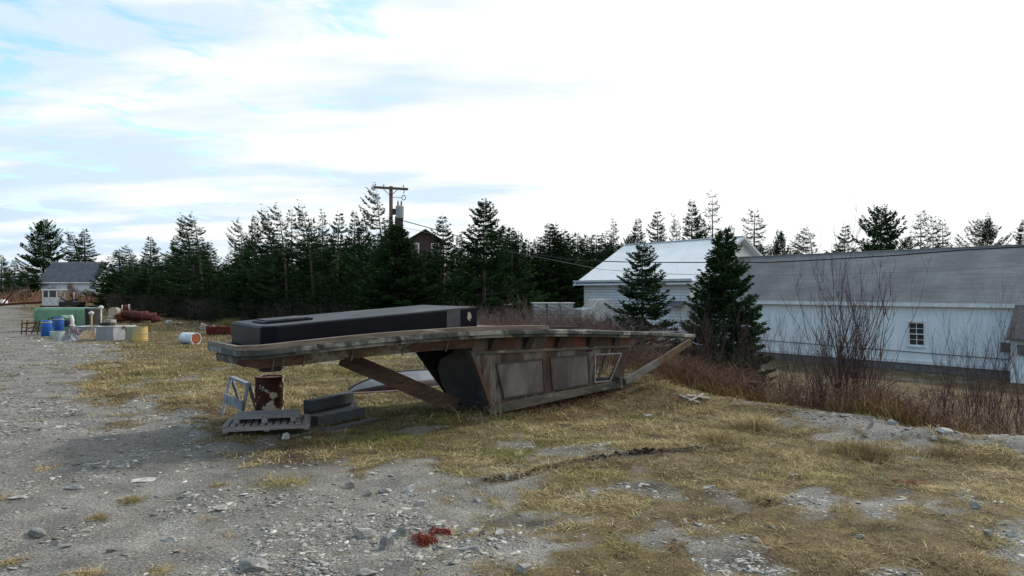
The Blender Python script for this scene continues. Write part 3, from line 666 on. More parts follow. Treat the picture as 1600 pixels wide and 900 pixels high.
# local frame: +x runs away along the wall (t), -y goes into the building (n)
def brick_roof_mat():
    m = bpy.data.materials.new('asphalt_shingles'); m.use_nodes = True; t = m.node_tree; L = t.links; b = t.nodes['Principled BSDF']; b.inputs['Roughness'].default_value = .9
    tc = N(t, 'ShaderNodeTexCoord'); sp = N(t, 'ShaderNodeSeparateXYZ'); L.new(tc.outputs['Object'], sp.inputs[0]); cb = N(t, 'ShaderNodeCombineXYZ')
    mm = N(t, 'ShaderNodeMath', operation='MULTIPLY'); mm.inputs[1].default_value = 2.15; L.new(sp.outputs[2], mm.inputs[0]); L.new(sp.outputs[0], cb.inputs[0]); L.new(mm.outputs[0], cb.inputs[1])
    br = N(t, 'ShaderNodeTexBrick'); L.new(cb.outputs[0], br.inputs['Vector']); br.inputs['Scale'].default_value = 1; br.inputs['Brick Width'].default_value = 1.1; br.inputs['Row Height'].default_value = .17
    br.inputs['Mortar Size'].default_value = .014; br.inputs['Color1'].default_value = (.13, .15, .165, 1); br.inputs['Color2'].default_value = (.098, .115, .128, 1); br.inputs['Mortar'].default_value = (.07, .072, .08, 1)
    n = N(t, 'ShaderNodeTexNoise'); n.inputs['Scale'].default_value = .5; n.inputs['Detail'].default_value = 8; L.new(tc.outputs['Object'], n.inputs['Vector'])
    r = N(t, 'ShaderNodeValToRGB'); r.color_ramp.elements[0].position = .35; r.color_ramp.elements[0].color = (.74, .73, .74, 1); r.color_ramp.elements[1].position = .65; r.color_ramp.elements[1].color = (1.15, 1.15, 1.15, 1); L.new(n.outputs['Fac'], r.inputs[0])
    mx = N(t, 'ShaderNodeMix', data_type='RGBA', blend_type='MULTIPLY'); mx.inputs[0].default_value = 1; L.new(br.outputs['Color'], mx.inputs[6]); L.new(r.outputs[0], mx.inputs[7]); L.new(mx.outputs[2], b.inputs['Base Color'])
    bp = N(t, 'ShaderNodeBump'); bp.inputs['Strength'].default_value = .5; bp.inputs['Distance'].default_value = .02; bp.invert = True; L.new(br.outputs['Fac'], bp.inputs['Height']); L.new(bp.outputs[0], b.inputs['Normal'])
    return m
M_shingle = brick_roof_mat()
M_wall = mat('white_board_wall', (.86, .88, .89), (.77, .80, .82), 1.2, .75, bump=.15, stretch=(1, 1, .5), c3=(.5, .52, .52), s3=.9, t3=.72)
M_side = mat('white_vinyl_siding', (.86, .87, .87), (.79, .80, .81), 1.0, .55, bump=.05)
M_found = mat('concrete_foundation', (.20, .19, .18), (.12, .115, .11), 3, .95, bump=.4)
M_fascia = mat('fascia_paint', (.80, .80, .80), (.62, .64, .66), 2, .6, bump=.05)
M_metroof = mat('white_metal_roof', (.80, .83, .84), (.72, .75, .77), .8, .35, metal=0, bump=.02, spec=.5)
M_glass = mat('window_glass', (.03, .035, .04), (.045, .05, .055), 2, .08, bump=0, spec=.9)

def grey_building():
    b = empty('long_building', PB, bang, 'long low white building with grey shingle roof and one window', 'building')
    t0, t1, gz, ez, rz, rn, dn = -5.0, 16.0, -1.53, 2.05, 5.42, 6.27, 12.5
    t9 = -16.0
    m = MB()   # wall: strip with a window opening
    a, c, z0, z1 = -.43, .43, -.5, .87
    def wq(x0, x1, lo, hi): m.box((x0, -.16, lo), (x1, 0, hi))
    wq(t0, a, gz, ez); wq(c, t1, gz, ez); wq(a, c, gz, z0); wq(a, c, z1, ez)
    m.box((t1 - .16, -dn, gz), (t1 - .002, -.163, ez)); m.box((t0, -dn - .16, gz), (t1, -dn, ez))
    m.prism([(t1 - .16, -.16, ez), (t1 - .16, -dn + .1, ez), (t1 - .16, -rn, rz - .12)], (.15, 0, 0))
    m.build('wall', M_wall, b)
    f = MB(); f.box((t0 + .02, -dn, -2.6), (t1 - .02, -.03, gz + .0)); f.build('foundation', M_found, b)
    f = MB(); f.box((t0, .0, gz - .02), (t1, .045, gz + .16)); f.build('skirt_board', M_fascia, b)
    r = MB()
    k = (rz - ez) / rn
    def slope(x0, x1, n0, n1, th=.12):
        z = lambda n: ez + k * n + .06
        r.add([(x0, -n0, z(n0)), (x1, -n0, z(n0)), (x1, -n1, z(n1)), (x0, -n1, z(n1)), (x0, -n0, z(n0) - th), (x1, -n0, z(n0) - th), (x1, -n1, z(n1) - th), (x0, -n1, z(n1) - th)],
              [(0, 1, 2, 3), (7, 6, 5, 4), (4, 5, 1, 0), (5, 6, 2, 1), (6, 7, 3, 2), (7, 4, 0, 3)])
    slope(t9, t1 - .02, -.28, rn); 
    r.add([(t9, -rn - .01, rz + .06), (t1 - .02, -rn - .01, rz + .06), (t1 - .02, -dn - .3, ez - .1), (t9, -dn - .3, ez - .1)], [(0, 1, 2, 3)])
    ro = r.build('roof', M_shingle, b)
    rc = MB(); rc.tube([(t9, -rn, rz + .06), (t1, -rn, rz + .06)], .06, 6); rc.build('ridge_cap', M_found, ro)
    fa = MB(); fa.box((t0 + .1, .281, ez - .24), (t1 - .1, .32, ez - .02)); fa.box((t0 + .1, 0.002, ez - .26), (t1 - .1, .281, ez - .235)); fa.build('fascia', M_fascia, b)
    # window: frame, two sashes of six panes
    w = MB(); fw = .10
    w.box((a - fw, .0, z0 - fw), (a, .05, z1 + fw)); w.box((c, .0, z0 - fw), (c + fw, .05, z1 + fw)); w.box((a, .0, z1), (c, .05, z1 + fw)); w.box((a, .0, z0 - fw), (c, .09, z0))
    wf = w.build('window', M_fascia, b)
    g = MB(); g.box((a, -.12, z0), (c, -.10, z1)); g.build('pane', M_glass, wf)
    s = MB()
    mid = (z0 + z1) / 2
    for (lo, hi, yy) in ((z0, mid + .03, -.085), (mid - .03, z1, -.05)):
        s.box((a, yy, lo), (a + .05, yy + .035, hi)); s.box((c - .05, yy, lo), (c, yy + .035, hi)); s.box((a + .05, yy, lo), (c - .05, yy + .035, lo + .06)); s.box((a + .05, yy, hi - .06), (c - .05, yy + .035, hi))
        s.box((-.018, yy + .005, lo + .06), (.018, yy + .03, hi - .06)); zz = (lo + hi) / 2; s.box((a + .05, yy + .007, zz - .015), (-.018, yy + .028, zz + .015)); s.box((.018, yy + .007, zz - .015), (c - .05, yy + .028, zz + .015))
    s.build('sash', M_fascia, wf)
    # lean-to with its own shingle roof at the near end
    l = MB(); l.box((t9, -dn, -2.4), (t0 - .003, -.1, ez - .14)); l.box((t9, -.097, -2.4), (t0 - .003, 1.3, .18)); l.build('side_wall', M_wall, b)
    l = MB(); l.prism([(t0 + .1, .2, ez - .06), (t0 + .1, 1.75, .28), (t0 + .1, 1.75, .18), (t0 + .1, .2, ez - .16)], (t9 - t0 - .1, 0, 0)); l.build('lower_roof', mat('brown_shingles', (.17, .15, .145), (.10, .09, .088), 7, .95, bump=.5), b)
    ms = MB()
    for i in range(2): ms.box((t0 + .35 - i * 1.1, 1.32 if i else .05, -.55), (t0 + .75 - i * 1.1, 1.5 if i else .25, -.05))
    ms.build('meter_box', M_found, b)
    # service cable clipped along the wall
    cb = MB(); cb.tube([(16, .03, -.62), (8, .04, -.75), (2, .05, -.85), (-5, .05, -.95)], .018, 5); cb.build('wall_cable', M_dark, b)
    return b
grey_building()
def white_building():
    t0, t1, gz, ez, rz, rn, dn = 16.15, 27.7, -2.2, 3.62, 7.1, 6.15, 12.3
    th = bang; o = (PB[0] + UX * t0, PB[1] + UY * t0, 0); Lx = t1 - t0
    b = empty('metal_roofed_building', o, th, 'two storey white sided building with white metal roof behind the two spruces', 'building')
    m = MB()
    z = gz
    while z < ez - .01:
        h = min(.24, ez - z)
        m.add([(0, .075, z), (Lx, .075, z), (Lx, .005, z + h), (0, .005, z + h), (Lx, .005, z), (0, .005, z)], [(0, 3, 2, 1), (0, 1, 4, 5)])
        m.add([(0, .077, z), (Lx, .077, z), (Lx, .070, z + .03), (0, .070, z + .03)], [(0, 3, 2, 1)], 1)  # dark strip painted along each lap as its shadow line
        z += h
    z = gz
    while z < ez - .01:                                   # near gable end
        h = min(.2, ez - z); m.add([(-.035, 0, z), (-.005, 0, z + h), (-.005, -dn, z + h), (-.035, -dn, z)], [(0, 1, 2, 3)]); z += h
    k = (rz - ez) / rn
    while z < rz - .05:
        h = min(.2, rz - z); n0 = (z - ez) / k; n1 = (z + h - ez) / k
        m.add([(-.035, -n0, z), (-.005, -n1, z + h), (-.005, -(dn - n1), z + h), (-.035, -(dn - n0), z)], [(0, 1, 2, 3)]); z += h
    m.box((0, -.12, gz), (Lx, .0, ez)); m.box((.003, -dn, gz), (.12, -.123, ez)); m.box((Lx - .12, -dn, gz), (Lx - .002, -.123, ez))
    m.build('wall', [M_side, mat('siding_lap_shade', (.56, .58, .61), None, 3, .8, bump=0)], b)
    cb = MB(); cb.box((-.07, -.05, gz), (.05, .07, ez)); cb.box((Lx - .05, -.05, gz), (Lx + .05, .07, ez)); cb.build('corner_board', M_fascia, b)
    r = MB(); ov = .75
    for sgn in (1, -1):
        y = lambda n: -n if sgn > 0 else -(dn - n)
        zf = lambda n: ez + k * n + .08
        A = [(-ov, y(-ov), zf(-ov)), (Lx + ov, y(-ov), zf(-ov)), (Lx + ov, y(rn), zf(rn)), (-ov, y(rn), zf(rn))]
        r.add(A + [(p[0], p[1], p[2] - .05) for p in A], [(0, 1, 2, 3), (7, 6, 5, 4), (4, 5, 1, 0), (5, 6, 2, 1), (6, 7, 3, 2), (7, 4, 0, 3)])
        x = -ov + .15
        while x < Lx + ov:
            r.beam((x, y(-ov), zf(-ov) + .012), (x, y(rn), zf(rn) + .012), .035, .03); x += .38
    ro = r.build('roof', M_metroof, b)
    rc = MB(); rc.beam((-ov, -rn, rz + .12), (Lx + ov, -rn, rz + .12), .36, .05); rc.build('ridge_cap', M_fascia, ro)
    f = MB(); f.box((-ov, ov, ez - .13), (Lx + ov, ov + .03, ez + .05)); f.box((-ov, .04, ez - .14), (Lx + ov, ov, ez - .11))
    for n0, n1 in ((-ov, rn), (dn + ov, rn)):
        zz = lambda n: ez + k * (n if n <= rn else dn - n) + .0
        f.beam((-ov - .02, -n0, zz(n0)), (-ov - .02, -n1, zz(n1)), .03, .18)
        f.beam((Lx + ov + .02, -n0, zz(n0)), (Lx + ov + .02, -n1, zz(n1)), .03, .18)
    f.build('fascia', mat('eave_trim', (.62, .64, .66), (.5, .52, .55), 2, .6, bump=0), b)
    e = MB(); e.prism([(.3, .04, 1.95), (.3, 1.0, 1.62), (.3, 1.0, 1.55), (.3, .04, 1.8)], (1.6, 0, 0)); e.build('door_canopy', M_shingle, b)
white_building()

# small house far left
def small_house():
    d = 112; hx0 = W(64, 455, d).x; hx1 = W(152, 455, d).x; wz = CAMZ - (438 - HY) / F * d; gz = Hs(hx0, d) - .3; rz = CAMZ - (410 - HY) / F * (d + 3)
    b = empty('small_house', (hx0, d, 0), R(-4), 'small pale house with dark metal roof among the spruces at far left', 'house')
    L = hx1 - hx0; D = 6.5
    m = MB(); m.box((0, 0, gz + .55), (L, D, wz)); m.prism([(L - .1, 0, wz), (L - .1, D, wz), (L - .1, D / 2, rz - .1)], (.1, 0, 0)); m.prism([(0, 0, wz), (0, D, wz), (0, D / 2, rz - .1)], (.1, 0, 0)); m.build('wall', mat('pale_blue_wall', (.62, .70, .76), (.55, .62, .68), 1, .7, bump=.1), b)
    f = MB(); f.box((.05, .05, gz - .5), (L - .05, D - .05, gz + .55)); f.build('foundation', M_found, b)
    r = MB(); k = (rz - wz) / (D / 2)
    for s in (0, 1):
        y = lambda n: n if not s else D - n
        A = [(-.5, y(-.4), wz - .4 * k + .05), (L + .4, y(-.4), wz - .4 * k + .05), (L + .4, y(D / 2), rz + .05), (-.5, y(D / 2), rz + .05)]
        r.add(A + [(p[0], p[1], p[2] - .1) for p in A], [(0, 1, 2, 3), (7, 6, 5, 4), (4, 5, 1, 0), (5, 6, 2, 1), (6, 7, 3, 2), (7, 4, 0, 3)])
        x = -.4
        while x < L + .4: r.beam((x, y(-.4), wz - .4 * k + .08), (x, y(D / 2), rz + .08), .09, .10); x += .42
    r.build('roof', mat('dark_metal_roof', (.10, .115, .14), (.07, .08, .10), 1, .4, bump=0, spec=.5), b)
    t = MB(); t.box((-.5, -.43, wz - .4 * k - .12), (L + .4, -.405, wz - .4 * k + .06)); t.beam((L + .42, -.4, wz - .4 * k), (L + .42, D / 2, rz), .04, .22); t.beam((L + .42, D + .4, wz - .4 * k), (L + .42, D / 2, rz), .04, .22); t.build('trim', M_fascia, b)
    w = MB(); xw = L * .55; w.box((xw - .5, -.06, wz - 1.35), (xw + .5, -.01, wz - .45)); wf = w.build('window', M_fascia, b)
    g = MB(); g.box((xw - .42, -.08, wz - 1.28), (xw + .42, -.061, wz - .52)); g.build('pane', M_glass, wf)
    g = MB(); g.box((xw - .42, -.1, wz - .93), (xw + .42, -.081, wz - .86)); g.build('muntin', M_fascia, wf)
small_house()
def brown_house():
    d = 76; b = empty('brown_house', (W(664, 400, d).x, d, 0), R(12), 'brown gabled house half hidden behind the treeline right of the pole', 'house')
    Mb = mat('brown_shingle_wall', (.075, .055, .048), (.05, .038, .034), 3, .9, bump=.2)
    zt = CAMZ + (455 - 359) / F * d; ze = CAMZ + (455 - 375) / F * d
    m = MB(); m.prism([(-1.9, 0, -1), (1.9, 0, -1), (1.9, 0, ze), (0, 0, zt - .1), (-1.9, 0, ze)], (0, 7, 0)); m.build('wall', Mb, b)
    r = MB()
    for s in (-1, 1): r.beam((0, 3.3, zt), (s * 2.3, 3.3, ze - .25), 7.6, .12)
    r.build('roof', mat('brown_roof', (.08, .065, .06), (.06, .05, .045), 3, .9, bump=.2), b)
    for x0 in (-1.1, 1.15):
        w = MB(); w.box((x0 - .45, -.08, ze - 1.5), (x0 + .45, -.01, ze - .35)); wf = w.build('window', M_fascia, b)
        g = MB(); g.box((x0 - .32, -.1, ze - 1.4), (x0 + .32, -.081, ze - .45)); g.build('pane', M_glass, wf)
    c = MB(); c.box((-3.2, 2, 5), (-2.3, 3.0, CAMZ + (455 - 336) / F * d)); c.build('chimney', Mb, b)
brown_house()

# ---------------------------------------------------------------- utility pole and wires
def pole():
    d = 45; x = W(611, 0, d).x; g = Hs(x, d)
    b = empty('utility_pole', (x, d, g), 0, 'wooden utility pole with one crossarm and a grey transformer above the treeline', 'utility pole')
    Mp = mat('pole_wood', (.16, .12, .095), (.09, .07, .055), 6, .9, stretch=(4, 4, .5), bump=.3)
    zt = CAMZ - (291 - HY) / F * d - g
    m = MB(); m.tube([(0, 0, -.5), (0, 0, zt)], [.16, .12], 12); m.build('pole', Mp, b)
    zc = zt - .15; m = MB(); m.beam((-1.12, -.16, zc + .06), (1.15, -.16, zc - .07), .1, .16); m.build('crossarm', Mp, b)
    m = MB(); m.beam((-.5, -.2, zc - .02), (-.02, -.2, zc - .5), .03, .04); m.beam((.5, -.2, zc - .06), (.02, -.2, zc - .5), .03, .04); m.build('brace', M_dark, b)
    for xx in (-1.0, -.45, .85):
        m = MB(); m.lathe([(.02, 0), (.05, .02), (.035, .06), (.055, .09), (.02, .14), (0, .14)], 10, M=Matrix.Translation((xx, -.16, zc + .10 - .05 * xx))); m.build('insulator', M_woodL, b)
    m = MB(); Mt = Matrix.Translation((.62, -.25, zt - 2.15)); m.lathe([(0, 0), (.26, 0), (.27, .05), (.27, .75), (.29, .78), (.2, .85), (0, .88)], 20, M=Mt, smooth=True)
    t = m.build('transformer', mat('grey_transformer', (.42, .45, .47), (.32, .34, .36), 2, .5, bump=.05), b)
    for xx in (.5, .72):
        m = MB(); m.lathe([(.05, 0), (.07, .05), (.04, .1), (.07, .15), (.04, .2), (.03, .3), (0, .3)], 10, M=Matrix.Translation((xx, -.25, zt - 1.28))); m.build('bushing', M_dark, t)
    m = MB(); m.box((.1, -.2, zt - 1.9), (.4, -.1, zt - 1.5)); m.build('bracket', M_dark, b)
    m = MB(); ring = [(.87 + .12 * math.cos(a), -.2, zt - .78 + .16 * math.sin(a)) for a in np.linspace(0, 6.28, 14)]; m.tube(ring, .025, 6); m.beam((.1, -.2, zt - .75), (.76, -.2, zt - .78), .03, .03); m.tube([(.86, -.2, zt - .25), (.9, -.2, zt - .42), (.84, -.2, zt - .5)], .03, 5); m.build('hanging_loop', M_dark, b)
pole()
def cable(pts, r, label):
    P = []
    for i in range(len(pts) - 1):
        a, c = W(*pts[i]), W(*pts[i + 1])
        for k in range(8): P.append(a.lerp(c, k / 8))
    P.append(W(*pts[-1])); m = MB(); m.tube(P, r, 5); tag(m.build('overhead_cable', M_dark if r > .017 else mat('pale_cable', (.3, .3, .3), None, 4, .5, bump=0), None), label, 'cable', 'overhead cables')
cable([(620, 342, 45), (800, 392, 44.5), (900, 407, 42), (1000, 410, 38.5), (1100, 410, 35.5), (1200, 410, 33), (1300, 405, 31), (1400, 399, 29), (1500, 391, 27.5), (1640, 383, 26)], .028, 'thick dark overhead cable crossing both roofs')
cable([(618, 352, 45), (800, 394, 44.5), (940, 421, 41), (1040, 428, 38), (1160, 430, 35), (1320, 428, 32), (1460, 423, 30), (1640, 413, 28)], .013, 'thin overhead wire below the thick cable across the grey roof')

# ---------------------------------------------------------------- the overturned deck and wheelhouse
OX, OY = -.42, 14.9; BU = Vector((.821, .571)); BV = Vector((-.571, .821)); BA = math.atan2(BU.y, BU.x)
BO = (OX, OY, 0)
def bl(px, py, v):
    """local (s, v, z) of the point seen at px,py that lies at offset v"""
    k = (px - CX) / F; x0 = OX + BV.x * v; y0 = OY + BV.y * v
    s = (k * y0 - x0) / (BU.x - k * BU.y); d = y0 + BU.y * s
    return Vector((s, v, CAMZ - (py - HY) / F * d))
def fib(name, c1, c2, c3, c4=None, **kw): return mat(name, c1, c2, kw.pop('scale', 2.2), .8, bump=.25, c3=c3, s3=kw.pop('s3', 1.6), t3=kw.pop('t3', .54), c4=c4, s4=5, t4=.6, sharp=.05, **kw)
M_fl = fib('mould_flange', (.085, .097, .088), (.035, .04, .036), (.25, .25, .22), (.03, .03, .03))
M_band = fib('mould_band', (.12, .07, .048), (.06, .038, .03), (.18, .175, .14), (.05, .035, .03), stretch=(1, 1, 2.2))
M_cab = fib('mould_cabin_side', (.085, .062, .052), (.045, .032, .028), (.145, .138, .122), (.11, .045, .03), stretch=(2.2, 1, .5))
M_sill = fib('mould_sill', (.16, .145, .12), (.09, .08, .066), (.07, .075, .06), (.25, .23, .18), stretch=(.6, 1, 2))
M_ply = mat('grey_plywood', (.145, .135, .13), (.08, .07, .067), 2.2, .9, bump=.5, bscale=40, stretch=(1, 1, .35), c3=(.22, .21, .20), s3=1.2, t3=.6, sharp=.12)
M_rim = mat('rim_board', (.20, .165, .135), (.11, .09, .078), 3, .85, bump=.4, stretch=(.6, 5, 5), c3=(.33, .31, .28), s3=2, t3=.64)
M_gus = mat('shaded_gusset_laminate', (.06, .05, .045), (.035, .03, .03), 3, .85, bump=.2)  # gusset colour darkened to carry the shade between gussets
M_in = mat('mould_inside', (.028, .028, .032), (.018, .018, .02), 2, .8, bump=.2)
def boat():
    b = empty('overturned_boat_deck', BO, BA, 'huge weathered boat deck and wheelhouse lying upside down in the yard', 'boat')
    RIM = [(378, 553, -.35), (398, 552, -.55), (480, 542, -.6), (600, 529.5, -.6), (745, 519, -.6), (860, 516.5, -.58), (965, 519, -.42), (1030, 521, -.15), (1070, 523, .15), (1086, 525, .5)]
    near = [bl(*p) for p in RIM]
    # resample
    ss = np.linspace(near[0].x, near[-1].x, 44)
    nx_ = [p.x for p in near]
    nv = np.interp(ss, nx_, [p.y for p in near]); nz = np.interp(ss, nx_, [p.z for p in near])
    s0, s1 = ss[0], ss[-1]
    fv = np.interp(ss, [s0, s0 + .25, s0 + 1, 2, 4, s1 - .6, s1], [1.95, 2.25, 2.5, 2.6, 2.2, 1.3, .7])
    nz = np.convolve(np.pad(nz, 2, 'edge'), np.ones(5) / 5, 'valid')
    fz = nz - .06
    def strip(mb, vn, vf, zn, zf, th, m=0, closed=True):
        n = len(ss); vs = []
        for i in range(n):
            vs += [(ss[i], vn[i], zn[i]), (ss[i], vf[i], zf[i]), (ss[i], vn[i], zn[i] - th), (ss[i], vf[i], zf[i] - th)]
        fs = []
        for i in range(n - 1):
            a = i * 4; c = a + 4
            fs += [(a, c, c + 1, a + 1), (a + 2, a + 3, c + 3, c + 2), (a, a + 2, c + 2, c), (a + 1, c + 1, c + 3, a + 3)]
        fs += [(0, 1, 3, 2), (4 * n - 4, 4 * n - 2, 4 * n - 1, 4 * n - 3)]
        mb.add(vs, fs, m)
    m = MB(); strip(m, nv, fv, nz - .02, fz - .02, .03); fl = m.build('deck_plate', M_in, b)
    # flange round the edge, two lips
    m = MB(); strip(m, nv - .02, nv + .16, nz + .03, nz + .03, .095); strip(m, fv - .16, fv + .02, fz + .05, fz + .05, .11)
    m.prism([(s0 - .001, nv[0] - .018, nz[0] + .03), (s0 - .001, fv[0], fz[0] + .05), (s0 - .001, fv[0], fz[0] - .06), (s0 - .001, nv[0] - .018, nz[0] - .065)], (-.10, 0, 0))
    m.build('flange', M_fl, b, bevel=.015)
    # wooden rim board lying on the near flange, ends at px 860
    e = bl(860, 510, -.6).x; r = MB()
    keep = [i for i in range(len(ss)) if ss[i] <= e]
    vs = []; fs = []
    for i in keep: vs += [(ss[i], nv[i] - .015, nz[i] + .118), (ss[i], nv[i] + .135, nz[i] + .118), (ss[i], nv[i] + .135, nz[i] + .033), (ss[i], nv[i] - .015, nz[i] + .033)]
    nk = len(keep)
    for i in range(nk - 1):
        for k in range(4): fs.append((i * 4 + k, i * 4 + (k + 1) % 4, i * 4 + 4 + (k + 1) % 4, i * 4 + 4 + k))
    fs += [(0, 3, 2, 1), (4 * nk - 4, 4 * nk - 3, 4 * nk - 2, 4 * nk - 1)]; r.add(vs, fs)
    r.prism([(s0 - .002, nv[0] - .014, nz[0] + .033), (s0 - .002, fv[0], fz[0] + .055), (s0 - .002, fv[0], fz[0] + .135), (s0 - .002, nv[0] - .014, nz[0] + .118)], (-.10, 0, 0))
    r.build('rim_board', M_rim, b)
    # near lower lip under the flange
    m = MB(); strip(m, nv + .05, nv + .10, nz - .066, nz - .066, .06); m.build('lower_lip', M_fl, b)
    # coaming band below, aft of the wheelhouse
    se = bl(742, 540, -.35).x; idx = [i for i in range(len(ss)) if ss[i] <= se + .2]
    n_ = len(idx); vs = []; fs = []
    for i in idx:
        t = (ss[i] - s0); dp = .27 if t > .8 else .25
        if t < .15: dp = .16
        vs += [(ss[i], nv[i] + .20, nz[i] - .10), (ss[i], fv[i] - .2, fz[i] - .1), (ss[i], nv[i] + .34, nz[i] - .07 - dp), (ss[i], fv[i] - .35, fz[i] - .07 - dp)]
    for i in range(n_ - 1):
        a = i * 4; c = a + 4; fs += [(a, c, c + 1, a + 1), (a + 2, a + 3, c + 3, c + 2), (a, a + 2, c + 2, c), (a + 1, c + 1, c + 3, a + 3)]
    fs += [(0, 1, 3, 2), (4 * n_ - 4, 4 * n_ - 2, 4 * n_ - 1, 4 * n_ - 3)]
    m = MB(); m.add(vs, fs); m.build('coaming', M_band, b)
    # upright laminated ribs on the band
    rb = MB()
    for px in (432, 447, 480, 556, 637, 705):
        q = bl(px, 545, -.5); zi = np.interp(q.x, ss, nz); vi = np.interp(q.x, ss, nv)
        rb.beam((q.x, vi + .20, zi - .10), (q.x, vi + .325, zi - .37), .025, .03, up=(1, 0, 0))
    rb.build('rib', M_sill, b)
    st = MB()
    for px, vv in ((402, -.1), (372, 1.0)):
        q = bl(px, 560, vv); zi = np.interp(q.x, ss, nz); st.prism([(q.x + .0, vv, zi - .20), (q.x + .45, vv, zi - .34), (q.x + .40, vv, zi - .40), (q.x + .10, vv, zi - .40)], (0, .25, 0))
    st.build('stern_foot', M_in, b)
    # wheelhouse: near wall pieces drawn on a leaning plane
    lean = -.20 / 1.75
    def wp(px, py, off=0.):
        v = 0.
        for _ in range(12):
            p = bl(px, py, v); v = lean * p.z + off
        return bl(px, py, v)
    TH = .07
    w = MB()
    def wall(pts, mb=w, off=0., th=TH): mb.prism([wp(x, y, off) for x, y in pts], (0, th, 0))
    wall([(740, 553), (925, 546), (925, 604), (768, 640)])
    wall([(925, 546), (986, 542), (973, 552), (930, 554), (925, 554)][0:4] + [(925, 554)])
    wall([(925, 554), (930, 554), (929, 597), (925, 604)]); wall([(929, 597), (952, 595), (971, 594), (925, 604)])
    wall([(973, 552), (986, 542), (973, 592), (952, 595)])
    w.build('cabin_side', M_cab, b)
    w2 = MB(); wall([(734, 526), (1035, 526), (1000, 534), (986, 541.6), (925, 545.6), (740, 552.6)], w2, .01, .06); w2.build('upper_side_panel', mat('rust_stained_laminate', (.14, .062, .038), (.075, .042, .032), 2.5, .85, bump=.25, c3=(.12, .112, .10), s3=1.8, t3=.54, c4=(.05, .042, .04), s4=3, t4=.6, stretch=(1, 1, .5)), b)
    lg = MB(); wall([(738, 549), (986, 539), (986, 542.5), (739, 554)], lg, -.05, .05); lg.build('ledge', M_sill, b)
    # forward trunk tapering to the bow
    ft = MB(); a = wp(986, 541, .05); q = wp(1035, 528, .1)
    zu = float(np.interp(a.x, ss, nz)) - .12; ft.add([(a.x, a.y, a.z), (a.x, a.y + 1.8, a.z), (a.x, a.y, zu), (a.x, a.y + 1.8, zu), (q.x + 1.0, q.y + .3, 1.60), (q.x + 1.0, q.y + .8, 1.60), (q.x + 1.0, q.y + .3, 1.56), (q.x + 1.0, q.y + .8, 1.56)], [(0, 1, 3, 2), (4, 6, 7, 5), (0, 2, 4, 6)[0:3] + (6,), (0, 6, 7, 1), (2, 3, 5, 4), (1, 7, 5, 3)]); ft.build('forward_trunk', M_in, b)
    si = MB(); wall([(764, 634), (850, 617), (925, 603), (976, 592), (977, 604), (930, 613.5), (770, 648)], si, -.045, .12); si.build('roof_edge', M_sill, b, bevel=.01)
    # roof of the wheelhouse (now on the ground), far wall
    c0, c1 = wp(770, 646), wp(976, 603); wd = 1.95
    rf = MB(); rf.prism([(c0.x, .08, c0.z + .02), (c1.x, .08, c1.z + .02), (c1.x - .1, wd, c1.z + .02), (c0.x, wd, c0.z + .02)], (0, 0, .09))
    rf.build('wheelhouse_roof', M_in, b)
    tp = wp(740, 553); te = wp(986, 542)
    fw = MB(); q4 = [(c0.x, wd, c0.z + .1), (c1.x, wd - .1, c1.z + .1), (te.x + .2, wd + .1, 1.72), (-1.08, 2.4, 1.80)]; fw.prism([q4[0], q4[1], q4[2]], (0, .07, 0)); fw.prism([q4[0], q4[2], q4[3]], (0, .072, .002)); fw.build('far_side', M_in, b)
    # aft bulkhead, open in the middle
    ab = MB()
    def af(v, z): t = (z - c0.z) / (tp.z - c0.z); return Vector((c0.x + (tp.x - c0.x) * t, v, z))
    ztop = 1.78
    ab.prism([af(v_, z_) for v_, z_ in ((lean * c0.z + .07, c0.z + .12), (1.85, c0.z + .12), (1.93, .5), (1.85, .85), (1.5, 1.12), (.8, 1.32), (.3, 1.55), (lean * 1.72 + .06, 1.72))], (.06, 0, 0))
    ab.build('aft_bulkhead', mat('bulkhead_laminate', (.05, .055, .062), (.03, .032, .037), 1.5, .7, bump=.2, c3=(.07, .08, .08), s3=1.4, t3=.6), b)
    co = MB(); co.beam(wp(736, 548, -.02), wp(769, 640, -.02), .07, .09, up=(0, 1, 0)); co.build('corner_post', mat('corner_laminate', (.12, .13, .115), (.08, .08, .072), 2, .8, bump=.2, c3=(.10, .06, .045), s3=1.5, t3=.5), b)
    # blanked windows with raised surrounds
    def loop(pts, name, mt, thick=.03, off=-.03):
        o = MB(); q = [wp(x, y, off) for x, y in pts]; q.append(q[0])
        for a_, c_ in zip(q[:-1], q[1:]): o.beam(a_, c_, thick, thick, up=(0, 1, 0))
        return o.build(name, mt, b)
    P1 = [(777, 569.5), (847, 562.5), (850, 611), (789, 621)]; P2 = [(861, 560.5), (918, 555.5), (920, 599), (865, 608.5)]
    for pp in (P1, P2):
        o = MB(); wall(pp, o, -.014, .013); win = o.build('blanked_window', M_ply, b)
        cx_ = sum(p[0] for p in pp) / 4; cy_ = sum(p[1] for p in pp) / 4
        q = [(cx_ + (x - cx_) * 1.035, cy_ + (y - cy_) * 1.05) for x, y in pp]
        fr = loop(q, 'surround', M_in if 0 else mat('dark_surround', (.045, .042, .042), (.07, .065, .06), 4, .8, bump=.2), .028, -.022); fr.parent = win
    wn = loop([(930, 554), (971, 552), (953, 595), (929.5, 597)], 'window_opening', mat('pale_trim', (.30, .30, .30), (.2, .2, .2), 5, .7, bump=.1), .028, -.02)
    ig = MB(); a_ = wp(935, 590, .5); c_ = wp(946, 556, .5); ig.beam(a_, c_, .04, .04); ig.beam(wp(935, 590, .5), wp(962, 592, .3), .04, .04); o = ig.build('loose_frame', mat('blue_grey_trim', (.2, .25, .3), None, 4, .6, bump=0), b)
